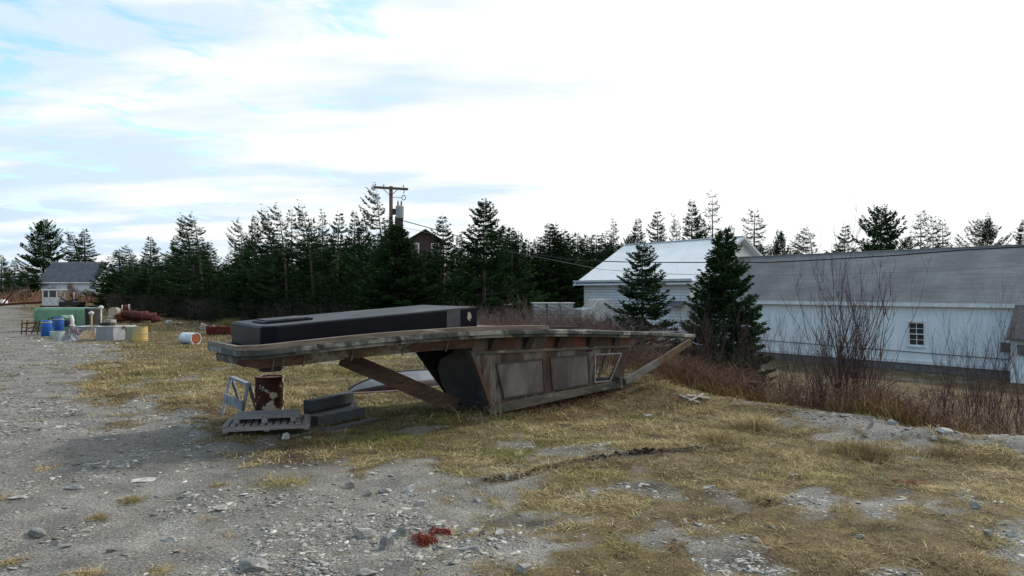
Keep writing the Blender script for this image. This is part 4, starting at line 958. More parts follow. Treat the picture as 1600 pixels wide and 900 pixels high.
    # gussets below the flange, thick and dark to stand in for shadows between them
    for px in (764, 818, 868, 918, 958, 1000):
        a_ = wp(px, 528); vi = np.interp(a_.x, ss, nv); zi = np.interp(a_.x, ss, nz) - .07
        g = MB(); g.prism([(a_.x, vi + .10, zi), (a_.x, a_.y + .02, zi), (a_.x, a_.y + .02, zi - .42)], (.16, 0, 0)); g.build('shaded_gusset', M_gus, b)
    po = MB(); po.beam(wp(965, 604, -.06), wp(965, 588, -.06), .3, .06, up=(1, 0, 0)); po.build('corner_block', M_sill, b)
    return b, ss, nv, nz, fv, fz
BT = boat()
# props under it
def prop(p, q, w, h, mt, label):
    p = Vector(p); q = Vector(q); o = empty('timber_prop', p if p.z < q.z else q, 0); m = MB(); m.beam(p, q, w, h); bpy.data.objects.remove(o)
    mid = (p + q) / 2; o = m.build('timber_prop', mt); 
    return tag(o, label, 'timber', 'timber props under the overturned deck')
M_prop = mat('brown_plank', (.10, .068, .048), (.052, .037, .03), 3, .9, stretch=(1, 1, 4), bump=.4)
prop(W(535, 559, 13.9), W(712, 634, 15.3), .12, .33, M_prop, 'long brown plank slanting from the stern underside down to the wheelhouse')
pr = prop(W(976, 596, 16.9), W(1028, 566, 17.4), .09, .16, mat('pale_prop', (.21, .20, .185), (.12, .115, .105), 4, .9, bump=.4), 'grey lower half of the slanting prop at the bow end')
prop(W(1026, 567, 17.38), W(1078, 534, 17.9), .085, .15, mat('orange_prop', (.18, .115, .07), (.12, .08, .055), 4, .9, bump=.4), 'orange brown upper half of the slanting prop at the bow end')

def tank():
    b = empty('black_tank', BO, BA, 'long low black box tank lying on top of the overturned boat deck', 'tank')
    ss, nz = BT[1], BT[3]
    a = bl(421, 511, -.22); c = bl(746, 480, -.22); w = 2.25; h = .42
    s0, s1 = a.x, c.x; z0, z1 = a.z, c.z
    Z = lambda s: z0 + (z1 - z0) * (s - s0) / (s1 - s0)
    def bx(sa, sb, va, vb, hi, lo, mt, name, par=b, bev=.02, ch=0):
        m = MB(); pts = [(sa + ch, va), (sb, va), (sb, vb), (sa + .05, vb), (sa, vb - .05), (sa, va + ch)] if ch else [(sa, va), (sb, va), (sb, vb), (sa, vb)]
        n = len(pts); vs = [(s, v, Z(s) + lo) for s, v in pts] + [(s, v, Z(s) + hi) for s, v in pts]
        m.add(vs, [tuple(range(n))[::-1], tuple(range(n, 2 * n))] + [(i, (i + 1) % n, n + (i + 1) % n, n + i) for i in range(n)])
        return m.build(name, mt, par, bevel=bev)
    Mk = mat('black_gelcoat', (.003, .0035, .007), (.005, .0055, .010), 1.5, .45, bump=.04, spec=.12, c3=(.010, .011, .013), s3=.8, t3=.66, sharp=.2)
    Mt = mat('chalky_black_top', (.048, .056, .065), (.028, .033, .04), 2.2, .75, bump=.3, c3=(.11, .12, .125), s3=.8, t3=.6, sharp=.15)
    bx(s0 - .10, s1, -.22, w, 0, -h, Mk, 'tank_body', ch=.22)
    bx(s0 - .07, s1 - .03, -.19, w - .03, .012, .001, Mt, 'tank_top', bev=0, ch=.22)
    hs = bl(388, 503, 1.3); bx(s0 + .1, s0 + 1.0, .45, 1.35, .055, .014, Mk, 'hatch_rim', bev=.01)
    bx(s0 + .16, s0 + .94, .51, 1.29, .075, .056, Mt, 'hatch_lid', bev=0)
    g0, g1 = bl(698, 480, -.22).x, bl(719, 480, -.22).x
    bx(g0, g1, -.226, -.221, -.01, -h + .01, mat('worn_grey_stripe', (.075, .078, .085), (.05, .052, .058), 3, .7, bump=.1), 'worn_stripe', bev=0)
    # irregular chip of white paint near the right end
    cp = [(731, 488), (734, 487), (736, 491), (737, 496), (734.5, 499), (735, 502), (732, 500), (730, 497), (731, 492)]
    m = MB(); m.prism([bl(x, y, -.232) for x, y in cp], (0, .004, 0)); m.build('paint_chip', M_woodL, b)
tank()

# ---------------------------------------------------------------- dinghy
def dinghy():
    o = W(610, 613, 19.0); b = empty('upturned_dinghy', (o.x, o.y, Hs(o.x, o.y)), R(42), 'small upturned dinghy with pale bottom and dark red side behind the long plank', 'boat')
    L = 2.9; sec = []
    for i in range(15):
        t = i / 14; x = -1.35 + L * t; hw = .62 * math.sin(min(1, (t * 1.5 + .02)) * math.pi / 2) ** .8; hh = .50 * (min(1, t * 2.2 + .08)) ** .6 * (1 - .12 * t)
        sec.append([(x, -hw, .0), (x + .0, -hw * 1.0, hh * .28), (x + .03, -hw * .88, hh * .52), (x + .05, -hw * .5, hh * .88), (x + .06, 0, hh), (x + .05, hw * .5, hh * .88), (x + .03, hw * .88, hh * .52), (x, hw, hh * .28), (x, hw, 0)])
    def strip(j0, j1, mt, name):
        m = MB(); n = j1 - j0 + 1; vs = [p for s in sec for p in s[j0:j1 + 1]]
        m.add(vs, [(i * n + k, i * n + k + 1, (i + 1) * n + k + 1, (i + 1) * n + k) for i in range(14) for k in range(n - 1)], smooth=True)
        if j0 == 2: m.add(list(sec[-1]), [tuple(range(9))])
        return m.build(name, mt, b)
    strip(2, 6, mat('pale_hull_bottom', (.17, .185, .215), (.10, .11, .13), 2, .55, bump=.15), 'hull_bottom')
    Ms = mat('dark_red_side', (.05, .018, .016), (.02, .018, .02), 3, .6, bump=.1, c3=(.09, .06, .06), s3=3, t3=.6)
    strip(0, 2, Ms, 'side'); strip(6, 8, Ms, 'side')
    m = MB(); m.tube([(s[0][0], s[0][1] - .02, .03) for s in sec], .03, 6); m.tube([(s[8][0], s[8][1] + .02, .03) for s in sec], .03, 6); m.build('gunwale', mat('gunwale_trim', (.25, .2, .2), None, 4, .6, bump=0), b)
    m = MB(); m.tube([(s[4][0], 0, s[4][2] + .015) for s in sec], .022, 6); m.build('keel', M_dark, b)
dinghy()

# ---------------------------------------------------------------- drums
def drum_parts(root, mt, h=.88, r=.295, lidm=None, ring=True):
    m = MB(); pr_ = [(0, .0), (r - .01, 0), (r, .02)]
    for zc in (h * .34, h * .66): pr_ += [(r, zc - .03), (r + .014, zc), (r, zc + .03)]
    pr_ += [(r, h - .03), (r + .012, h - .015), (r + .012, h), (r - .02, h), (r - .025, h - .03), (0, h - .03)]
    m.lathe(pr_, 32); m.build('shell', mt, root)
    m = MB(); m.lathe([(0, h - .028), (r - .03, h - .028), (r - .03, h - .022), (0, h - .018)], 24); l = m.build('lid', lidm or mt, root)
    m = MB(); m.lathe([(.035, h - .02), (.035, h + .002), (0, h + .002)], 10, M=Matrix.Translation((r * .6, 0, 0))); m.build('bung', M_dark, l)
def drum(px, py, d, mt, label, lidm=None, s=1, grp=None, rz=0):
    p = W(px, py, d); o = empty('steel_drum', (p.x, p.y, Hs(p.x, p.y) if py is None else p.z), rz, label, 'barrel', grp); o.scale = (s, s, s); drum_parts(o, mt, lidm=lidm); return o
M_rustdrum = mat('rusted_white_drum', (.085, .022, .013), (.035, .014, .011), 8, .85, bump=.5, c3=(.46, .42, .33), s3=2.2, t3=.575, sharp=.012)
o = drum(421, 650, 14.8, M_rustdrum, 'rusty brown steel drum with flaking cream paint behind the pallets', lidm=M_rust, rz=2.6); o.location.z = Hs(o.location.x, o.location.y) - .02
M_yel = mat('yellow_green_drum_paint', (.30, .31, .20), (.50, .36, .11), 2.2, .6, bump=.1, c3=(.16, .07, .035), s3=5, t3=.66, sharp=.03)
o = drum(219, 539.5, 36.5, M_yel, 'yellow and pale green drum with rusty top at the right end of the grey tubs', lidm=M_rust, s=1.04)
o.scale = (1.25, 1.25, 1.13)
o = drum(208, 537, 37.4, mat('olive_drum', (.24, .26, .18), (.3, .28, .17), 3, .7, bump=.1), 'dull olive drum half hidden behind the yellow and green drum', s=1.05)
def barrel(px, py, d, col, label, h=.92):
    p = W(px, py, d); o = empty('plastic_barrel', (p.x, p.y, p.z), 0, label, 'barrel', 'blue plastic barrels'); m = MB(); r = .28
    m.lathe([(0, 0), (r - .03, 0), (r - .005, .03), (r - .005, .2), (r, .24), (r, h - .22), (r - .006, h - .2), (r - .006, h - .08), (r - .04, h - .02), (r - .06, h), (r - .07, h - .03), (0, h - .03)], 28, smooth=True)
    m.build('shell', mat('blue_plastic', col, tuple(c * .7 for c in col), 2, .45, bump=.03), o)
    m = MB(); m.lathe([(r, h - .16), (r + .015, h - .14), (r + .015, h - .10), (r - .02, h - .08)], 28); m.build('hoop', mat('barrel_hoop', (.35, .38, .36), None, 4, .6, bump=0), o); return o
barrel(73, 525, 40, (.012, .10, .42), 'front blue barrel with pale rim, the left one of two'); barrel(92, 519, 42.5, (.015, .09, .36), 'rear blue barrel just right of the front blue one')
def lying():
    p = W(300, 538, 35.0); z = Hs(p.x, p.y) + .29
    o = empty('steel_drum', (p.x, p.y, z), 0, 'white and pale blue drum lying on its side with orange rusty end', 'barrel')
    drum_parts(o, mat('pale_blue_drum', (.60, .66, .70), (.45, .52, .58), 2, .5, bump=.05, c3=(.30, .11, .045), s3=3, t3=.63, sharp=.02), h=1.0, r=.29, lidm=mat('orange_rust', (.32, .085, .028), (.18, .05, .02), 5, .8, bump=.2))
    Mx = Matrix.Translation((-.5, .12, 0)) @ Matrix.Rotation(R(-28), 4, 'Z') @ Matrix.Rotation(R(90), 4, 'Y')
    for ch in o.children: ch.data.transform(Mx); [g.data.transform(Mx) for g in ch.children]
lying()

# ---------------------------------------------------------------- sawhorse barricade
def sawhorse():
    Mw = mat('grey_white_board', (.27, .285, .32), (.15, .16, .185), 4, .8, bump=.3)
    d1, d2 = 15.6, 14.5                          # far-left end and near-right end
    A, Bq = W(361, 589, d1), W(388, 600, d2); g = 0.
    o = empty('sawhorse_barricade', ((A.x + Bq.x) / 2, (A.y + Bq.y) / 2, 0), 0, 'grey wooden A-frame barricade left of the rusty drum', 'barricade')
    m = MB(); m.beam(A, Bq, .10, .05); m.build('top_rail', Mw, o, local=False)
    def legs(T_, l, r):
        for q in (l, r):
            m = MB(); q = Vector(q); q.z = Hs(q.x, q.y) - .01; m.beam(T_ + (q - T_) * .02, q, .065, .035, up=(0, 1, 0)); m.build('leg', Mw, o, local=False)
    legs(A, W(347, 645, 15.0), W(376, 628, 16.2)); legs(Bq, W(375, 650, 14.2), W(403, 640, 15.2))
    m = MB(); m.beam(W(351, 622, 14.9), W(378, 634, 14.15), .03, .20); m.build('lower_board', Mw, o, local=False)
sawhorse()

# ---------------------------------------------------------------- pallets and beams
def pallet(L, Wd, n, name, label, loc, rz, tilt=0, solid=False, across=True):
    o = empty(name, loc, rz, label, 'pallet', 'stacked grey pallets'); r = random.Random(4)
    pitch = L / n
    for i in range(n):
        m = MB(); x0 = i * pitch + r.uniform(-.006, .006); m.box((x0, r.uniform(-.01, .01), .105), (x0 + pitch * (.93 if solid else .68), Wd + r.uniform(-.01, .01), .125)); m.build('deck_board', M_wood, o)
    for y in (0.02, Wd / 2 - .04, Wd - .10):
        m = MB(); m.box((0, y, .018), (L, y + .08, .104)); m.build('stringer', M_wood, o)
    for x0 in (0, L / 2 - .05, L - .11):
        m = MB(); m.box((x0, 0, -.002), (x0 + .10, Wd, .0175)); m.build('bottom_board', M_wood, o)
    return o
A = W(372, 683, 12.4); az = R(15)
o1 = pallet(1.55, .95, 12, 'wooden_pallet', 'lower grey pallet with open slats lying on the ground', (A.x - .38, A.y + .22, Hs(A.x, A.y) + .05), az)
# the upper one lies across it: long boards along the stack
o2 = empty('wooden_pallet', (A.x - .27, A.y + .40, Hs(A.x, A.y) + .18), az, 'upper narrow pallet of four long boards on top of the open one', 'pallet', 'stacked grey pallets')
for i in range(4):
    m = MB(); m.box((0.0, i * .215, .085), (1.20, i * .215 + .17, .108)); m.build('deck_board', M_wood, o2)
for x0 in (0.02, .52, 1.04):
    m = MB(); m.box((x0, 0, 0), (x0 + .1, .84, .084)); m.build('stringer', M_wood, o2)
M_gb = mat('dark_grey_timber', (.075, .085, .095), (.045, .052, .06), 3, .8, stretch=(1, 5, 5), bump=.3)
def gbeam(p, q, w, h, label):
    o = MB(); p = Vector(p); q = Vector(q); e = empty('grey_timber', p, 0); bpy.data.objects.remove(e)
    o.beam(p, q, w, h); return tag(o.build('grey_timber', M_gb, bevel=.01), label, 'timber', 'dark grey timbers beside the pallets')
g0 = Hs(*W(520, 650, 14.2).xy[:])
def gb(x0, x1, dd0, dd1, z, w, h, lab):
    p = W(x0, 0, dd0); q = W(x1, 0, dd1); gbeam((p.x, p.y, g0 + z), (q.x, q.y, g0 + z), w, h, lab)
gb(480, 548, 14.6, 15.9, .30, .22, .24, 'uppermost dark blue grey timber beside the pallets')
gb(489, 562, 13.9, 15.0, .11, .34, .22, 'lower dark blue grey timber nearer the camera')
gb(482, 552, 14.75, 16.1, .09, .26, .18, 'ground timber hidden under the uppermost one')
gb(505, 590, 13.4, 14.6, .02, .14, .07, 'thin grey batten lying in the grass right of the timbers')

# ---------------------------------------------------------------- left yard clutter
def green_tank():
    d = 46; a = W(52, 503, d); c = W(132, 503, d); z1 = CAMZ - (481 - HY) / F * d; z0 = Hs(a.x, d) ; L = c.x - a.x
    o = empty('green_tank', (a.x, d, z0), 0, 'long pale green fibreglass tank with dark open end behind the blue barrels', 'tank'); Mg = mat('pale_green_gelcoat', (.16, .30, .20), (.11, .22, .15), 1.2, .5, bump=.05, c3=(.24, .36, .26), s3=1, t3=.6)
    h = z1 - z0; m = MB(); m.prism([(0, .05, .0), (0, 0, h * .9), (0, .12, h), (0, 1.5, h), (0, 1.6, 0)], (L, 0, 0)); m.build('shell', Mg, o, bevel=.03)
    m = MB(); m.prism([(L + .002, .1, .15), (L + .002, .05, h - .02), (L + .002, 1.4, h - .02), (L + .002, 1.5, .15)], (.28, 0, -.05)); m.build('dark_end', M_dark, o)
    for x in (.1, L * .45, L * .8):
        m = MB(); m.box((x, -.03, .02), (x + .08, .0, h * .88)); m.build('rib', Mg, o)
green_tank()
def excavator():
    d = 76; p = W(80, 478, d); o = empty('old_excavator', (p.x, p.y, p.z - .3), 0, 'old white cabbed digger parked behind the green tank', 'excavator')
    s = F / d
    m = MB(); m.box((-1.05, 0, .3), (.8, 1.4, 1.25)); m.build('body', mat('white_cab_paint', (.60, .62, .62), (.42, .44, .44), 3, .6, bump=.1), o, bevel=.05)
    c = MB(); 
    for x, y in ((-1.0, 0), (.55, 0), (-1.0, 1.3), (.55, 1.3), (-.35, 0)): c.box((x, y, 1.252), (x + .13, y + .1, 2.0))
    c.build('cab_post', M_white, o)
    c = MB(); c.box((-1.1, -.1, 2.0), (.95, 1.5, 2.16)); c.build('cab_roof', M_white, o, bevel=.05)
    c = MB(); c.box((-.86, .05, 1.26), (.54, .07, 1.99)); c.build('window', M_glass, o)
    c = MB(); c.box((.85, 0, .35), (3.1, 1.2, .75)); c.beam((1.3, .5, .7), (2.6, .5, 1.05), .3, .2); c.beam((.9, .3, 1.2), (1.5, .3, .8), .2, .15); c.build('engine_deck', M_dark, o, bevel=.04)
    c = MB(); c.tube([(2.3, .4, .8), (2.3, .4, 1.85)], .06, 8); c.build('exhaust_stack', M_white, o)
    for y in (-.1, 1.2):
        t = MB(); t.tube([(-1.1, y, .15), (.0, y, .05), (2.9, y, .15)], .22, 8); t.build('track', M_rust, o)
    b = MB(); b.beam((-1.0, .5, .7), (-7.5, .5, .35), .22, .25); b.beam((-5.8, .5, .4), (-4.6, .5, 1.9), .12, .12); b.beam((-6.9, .5, .4), (-7.4, .5, .1), .5, .3); b.beam((-6.6, .5, .95), (-5.8, .5, .4), .1, .1); b.build('boom', M_rust, o)
excavator()
def box_thing(name, p, size, mt, label, cat, rz=0, grp=None, bev=.02):
    m = MB(); x, y, z = size; m.box((-x / 2, -y / 2, 0), (x / 2, y / 2, z)); o = m.build(name, mt, bevel=bev); o.location = p; o.rotation_euler = (0, 0, rz); return tag(o, label, cat, grp)
M_tub = mat('grey_fibreglass', (.28, .29, .31), (.21, .22, .24), 1.2, .6, bump=.1, c3=(.36, .37, .39), s3=2, t3=.62)
def tub(px0, px1, py0, py1, d, dep, label, skew=0., open_=True):
    a = W(px0, py1, d); c = W(px1, py1, d); z0 = a.z; h = (py1 - py0) / F * d; L = c.x - a.x
    o = empty('fibreglass_tub', (a.x, d, z0), R(skew), label, 'tub', 'grey fibreglass tubs')
    t = .05; m = MB(); m.box((0, 0, 0), (L, t, h)); m.box((0, dep - t, 0), (L, dep, h)); m.box((0, t, 0), (t, dep - t, h)); m.box((L - t, t, 0), (L, dep - t, h)); m.box((t, t, .05), (L - t, dep - t, .1)); m.build('shell', M_tub, o)
    m = MB(); m.box((-.04, -.04, h + .001), (L + .04, .07, h + .035)); m.box((-.04, dep - .07, h + .001), (L + .04, dep + .04, h + .035)); m.box((-.04, .07, h + .001), (.07, dep - .07, h + .035)); m.box((L - .07, .07, h + .001), (L + .04, dep - .07, h + .035)); m.build('lip', mat('pale_lip', (.5, .53, .56), (.4, .42, .45), 3, .6, bump=.05), o)
    m = MB(); m.box((L * .52, -.012, .02), (L * .54, -.001, h - .02)); m.box((.02, -.008, h * .45), (L - .02, -.001, h * .47)); m.build('seam', M_tub, o)
tub(150, 179, 511, 536, 37.2, 1.3, 'front grey box tub at the corner of the row', -6); tub(180, 201, 511, 533.5, 38.0, 1.2, 'right hand grey tub next to the yellow drum', 16)
tub(116, 149, 511, 528, 40.2, 1.5, 'left grey tub, lower and set back, behind the crumpled sheets', -3)
box_thing('concrete_block', W(168, 510, 38.0), (.55, .5, .22), mat('black_box_paint', (.03, .03, .03), None, 4, .7, bump=.1), 'black and pale crate standing on the front grey tub', 'crate')
box_thing('wooden_offcut', W(178, 511.5, 37.9), (1.3, .35, .10), M_woodL, 'pale board lying across the tops of the grey tubs', 'board', R(8))
box_thing('wooden_offcut', W(172, 505, 38.4), (.5, .4, .2), M_woodL, 'short pale block on the grey tubs beside the black crate', 'board', R(-12))
for (px, y0, y1, d, mt, lab) in ((143, 512, 490, 39.5, mat('yellow_post', (.42, .33, .14), None, 4, .7, bump=.1), 'thin yellow post with white cap standing among the tubs'), (158, 512, 481, 39.3, mat('cream_post', (.55, .5, .38), None, 4, .7, bump=.1), 'taller pale post leaning over the grey tubs')):
    p = W(px, y0 + 18, d); q = W(px, y1, d); o = empty('thin_post', p, 0, lab, 'post'); m = MB(); m.tube([p, q], .045, 8); m.build('shaft', mt, o, local=False)
    m = MB(); m.tube([q + Vector((-.12, 0, 0)), q + Vector((0, 0, .05)), q + Vector((.1, 0, 0))], .09, 8); m.build('cap', M_white, o, local=False)
def outboard():
    p = W(113, 515, 40.8); o = empty('white_pipe_fitting', p, 0, 'curved white pipe standing behind the tubs right of the blue barrels', 'pipe'); m = MB(); m.tube([p, p + Vector((0, 0, .62)), p + Vector((-.05, 0, .8)), p + Vector((-.2, 0, .78))], [.09, .1, .1, .09], 10); m.build('pipe', M_white, o, local=False); m = MB(); m.tube([p + Vector((0, 0, .2)), p + Vector((0, 0, .28))], .16, 10); m.build('collar', M_white, o, local=False)
outboard()
def engine():
    p = W(97, 510, 43.5); o = empty('old_engine', p, 0, 'dark old engine with green cover between the blue barrels and the green tank', 'engine'); m = MB(); m.box((-.6, -.4, 0), (.6, .4, .35)); m.box((-.75, -.2, .05), (-.55, .2, .3)); m.build('block', M_dark, o, bevel=.04)
    m = MB(); m.prism([(-.5, -.3, .36), (.35, -.3, .36), (.45, -.3, .55), (.1, -.3, .72), (-.35, -.3, .68)], (0, .6, 0)); m.build('cover', mat('green_cover', (.10, .22, .16), (.07, .15, .11), 3, .5, bump=.05), o, bevel=.03)
    m = MB(); m.tube([(-.75, -.35, .2), (-.6, -.4, .5), (-.2, -.42, .62)], .035, 8); m.tube([(.5, -.3, .4), (.75, -.3, .25), (.7, -.35, 0)], .05, 8); m.build('hose', M_dark, o)
engine()
# cut-down bucket
p = W(90, 529, 39); o = empty('cut_down_tub', p, 0, 'pale green cut down round tub in front of the blue barrels', 'tub'); m = MB(); m.lathe([(0, .02), (.36, 0), (.38, .42), (.36, .42), (.34, .06), (0, .05)], 26); m.build('shell', mat('pale_green_plastic', (.38, .46, .40), (.28, .36, .32), 3, .6, bump=.1), o); m = MB(); m.lathe([(0, .30), (.335, .30), (.2, .40), (0, .36)], 16); m.build('contents', M_dark, o)
def rack():
    a = W(36, 523, 40.5); o = empty('scrap_rack', a, 0, 'rusty red steel frame standing left of the blue barrels', 'frame'); m = MB(); L = 1.15
    for x, t in ((-.1, .06), (.18, .08), (L - .3, .15)): m.beam((x, 0, 0), (x + t, 0, .86), .045, .045); 
    for x in (.0, .6): m.beam((x, .7, 0), (x + .3, .7, .8), .045, .045)
    m.build('upright', M_rust, o); m = MB()
    for z in (.2, .42, .68): m.beam((-.05, 0, z), (L, .05, z - .05), .04, .04); m.beam((.1, .7, z), (L, .7, z), .03, .03)
    m.beam((.1, 0, .7), (.4, .7, .75), .04, .04); m.beam((-.05, 0, .15), (.9, 0, .65), .03, .03); m.build('crossbar', M_rust, o)
rack()
def sheet(px, py, w, d, h, mt, label, seed, name='crumpled_tarp', cat='tarpaulin'):
    r = random.Random(seed); p = W(px, py, d); n = 14; vs = []; wm = w / F * d
    for j in range(n):
        for i in range(n):
            u, v = i / (n - 1) - .5, j / (n - 1) - .5; e = 1 - min(1, (abs(u) * 2) ** 3 + (abs(v) * 2) ** 3)
            vs.append((u * wm * (1 + r.uniform(-.08, .08)), v * wm * .7 * (1 + r.uniform(-.1, .1)), max(0.01, h * e * (.45 + .9 * r.random()))))
    m = MB(); m.add(vs, [(j * n + i, j * n + i + 1, (j + 1) * n + i + 1, (j + 1) * n + i) for j in range(n - 1) for i in range(n - 1)])
    o = m.build(name, mt); so = o.modifiers.new('s', 'SOLIDIFY'); so.thickness = .02; o.location = (p.x, p.y, Hs(p.x, p.y) + .0); return tag(o, label, cat)
sheet(108, 534, 30, 37.5, .32, mat('grey_sheet', (.34, .36, .40), (.16, .17, .2), 2, .6, bump=.2, lo=.45, hi=.55), 'crumpled grey and black sheet on the gravel before the tubs', 1)
sheet(137, 532, 30, 38.0, .42, mat('cream_sack', (.55, .47, .28), (.45, .28, .16), 4, .8, bump=.3), 'cream coloured torn sack right of the crumpled grey sheet', 2, 'torn_sack', 'sack')
sheet(118, 524, 34, 39.4, .5, mat('purple_rag', (.14, .10, .12), (.25, .24, .27), 4, .8, bump=.3), 'heap of dark rags and fittings left of the grey tubs', 6, 'rag_heap', 'rags')
box_thing('white_crate', W(1, 476.5, 80), (1.1, .8, .62), M_white, 'white crate cut by the left edge of the picture in the far field', 'crate')
# rusty scrap pile
def scrap():
    r = random.Random(12); d0 = 56
    M1 = mat('red_rust_pipe', (.11, .025, .02), (.05, .018, .018), 4, .85, bump=.4); M2 = mat('orange_rust_pipe', (.20, .07, .03), (.10, .04, .02), 4, .85, bump=.4); M3 = mat('log_end', (.42, .36, .30), (.3, .26, .2), 6, .85, bump=.2)
    spec = [(176, 499, 8, .32, 2, 'pale log on the left of the scrap pile'), (180, 487, 4.5, .34, 2, 'pale round log end sticking up from the scrap pile'), (192, 496, 15, .30, 1, 'orange rusty cylinder low in the scrap pile'), (186, 501, 9, .22, 1, 'short orange pipe on the ground before the scrap pile'), (203, 491, 16, .30, 0, 'dark red cylinder in the middle of the scrap pile'), (197, 482, 9, .3, 0, 'red pipe on top of the scrap pile, with white bands'), (218, 493, 18, .34, 0, 'large dark red cylinder right of the scrap pile middle'), (212, 499, 10, .22, 1, 'orange brown pipe below the dark red cylinder'), (232, 495, 16, .30, 0, 'dark red cylinder at the right end of the scrap pile'), (243, 499, 9, .22, 0, 'small rusty cylinder at the right tip of the scrap pile')]
    for i, (px, py, w, rad, k, lab) in enumerate(spec):
        p = W(px, py, d0 + r.uniform(-1.2, 1.2)); L = w / F * d0 * 1.4; a = r.uniform(-.6, .6); 
        if i == 1: a = R(-80); L = 1.0
        if i == 5: a = R(20)
        q = Vector((math.cos(a), math.sin(a), r.uniform(-.05, .15))) * L / 2; o = empty('scrap_cylinder', p, 0, lab, 'log' if k == 2 else 'scrap metal', 'scrap pile at the foot of the trees')
        g = Hs(p.x, p.y); 
        if p.z < g + rad * .8: p.z = g + rad * .8
        m = MB(); m.tube([p - q, p + q], rad, 14); m.build('shell', (M1, M2, M3)[k], o, local=False)
        m = MB(); n = q.normalized(); m.tube([p - q * .8, p - q * .8 + n * .06], rad * 1.08, 14); m.tube([p + q * .7, p + q * .7 + n * .06], rad * 1.08, 14); m.build('band', (M1, M2, M3)[k] if i != 5 else M_white, o, local=False)
scrap()
def red_scrap():
    p = W(344, 527, 42); o = empty('rusty_trough', (p.x, p.y, Hs(p.x, p.y)), 0, 'dark red rusty trough at the tree foot left of the stern of the deck', 'scrap metal'); m = MB(); m.prism([(-.75, -.3, .05), (-.7, -.4, .52), (-.7, .4, .52), (-.75, .3, .05)], (1.5, 0, 0)); m.build('body', mat('dark_red_rust', (.12, .022, .018), (.06, .015, .012), 4, .85, bump=.4), o, bevel=.03)
    m = MB(); [m.box((x, -.43, .0), (x + .1, .43, .06)) for x in (-.6, .5)]; [m.box((x, -.45, .521), (x + .06, .45, .58)) for x in (-.7, 0, .62)]; m.build('rib', M_rust, o)
red_scrap()
for i, (px, py, dx, dz) in enumerate(((188, 496, 1.3, .7), (206, 498, -1.5, .9), (224, 497, 1.8, .3), (238, 499, -1.2, .6), (198, 500, 1.9, .25), (182, 495, -.9, 1.0))):
    p = W(px, py, 55.2 + .2 * i); p.z = max(p.z, Hs(p.x, p.y) + .1); m = MB(); m.tube([p, p + Vector((dx * .5, .1, dz * .7)), p + Vector((dx, .2, dz))], .035, 6)
    tag(m.build('rusty_rod', M_rust), 'thin rusty rod sticking out of the red scrap pile', 'scrap metal', 'thin rusty rods in the scrap pile')
# wrapped stacks beside the white building
def stacks():
    Mp = mat('shrink_wrap', (.30, .36, .40), (.16, .20, .23), 3, .3, stretch=(1, 1, 6), bump=.4, spec=.6); Mt2 = mat('white_tarp', (.65, .68, .70), (.5, .53, .56), 2, .4, bump=.4)
    for i, (px, lab) in enumerate(((842, 'leftmost plastic wrapped stack left of the white building'), (864, 'middle plastic wrapped stack left of the white building'), (884, 'plastic wrapped stack next to the corner of the white building'))):
        d = 55.; x = W(px, 0, d).x; g = Hs(x, d); zt = CAMZ - (474 - HY) / F * d; o = empty('wrapped_stack', (x, d, g), R(8), lab, 'pallet load', 'plastic wrapped stacks'); h = zt - g
        m = MB(); n = 6
        for k in range(n): m.box((-.52 + random.uniform(-.02, .02), -.5, .12 + k * (h - .12) / n + .01), (.52, .5, .12 + (k + 1) * (h - .12) / n - .01))
        m.build('load', Mp, o, bevel=.03); m = MB(); m.box((-.55, -.55, 0), (.55, .55, .115)); m.build('pallet_base', M_wood, o)
        m = MB(); m.box((-.6, -.58, h), (.6, .58, h + .07)); m.beam((-.55, -.56, h - .1), (.5, -.56, h - .45), .02, .05); m.build('cover', Mt2, o, bevel=.02)
    d = 57; x = W(901, 0, d).x; g = Hs(x, d); o = empty('parked_truck', (x, d, g), R(-70), 'front of a pale truck half hidden behind the corner of the white building', 'truck')
    m = MB(); m.prism([(-.9, 0, .4), (-.9, 0, 1.5), (-.9, .9, 1.62), (-.9, 1.6, 2.35), (-.9, 3.0, 2.4), (-.9, 3.0, .4)], (1.8, 0, 0)); m.build('body', mat('pale_truck_paint', (.5, .54, .56), None, 2, .35, bump=0, spec=.6), o, bevel=.08)
    m = MB(); m.prism([(-.75, .98, 1.66), (.75, .98, 1.66), (.7, 1.52, 2.24), (-.7, 1.52, 2.24)], (0, -.04, .03)); m.build('windscreen', M_glass, o)
    m = MB(); m.box((-.915, 1.75, 1.55), (-.905, 2.8, 2.2)); m.build('side_window', M_glass, o)
    m = MB(); m.box((-.8, -.12, .5), (.8, -.01, .75)); m.build('bumper', M_dark, o)
    for xx in (-.95, .72):
        for yy in (.6, 2.5): m = MB(); m.tube([(xx, yy, .38), (xx + .23, yy, .38)], .38, 16); m.build('wheel', M_dark, o)
stacks()
p = W(782, 474, 50); m = MB(); m.beam(p, p + Vector((.75, .1, -.06)), .3, .12); tag(m.build('white_offcut', M_white, bevel=.02), 'small white panel caught in the bushes right of the black tank', 'panel')
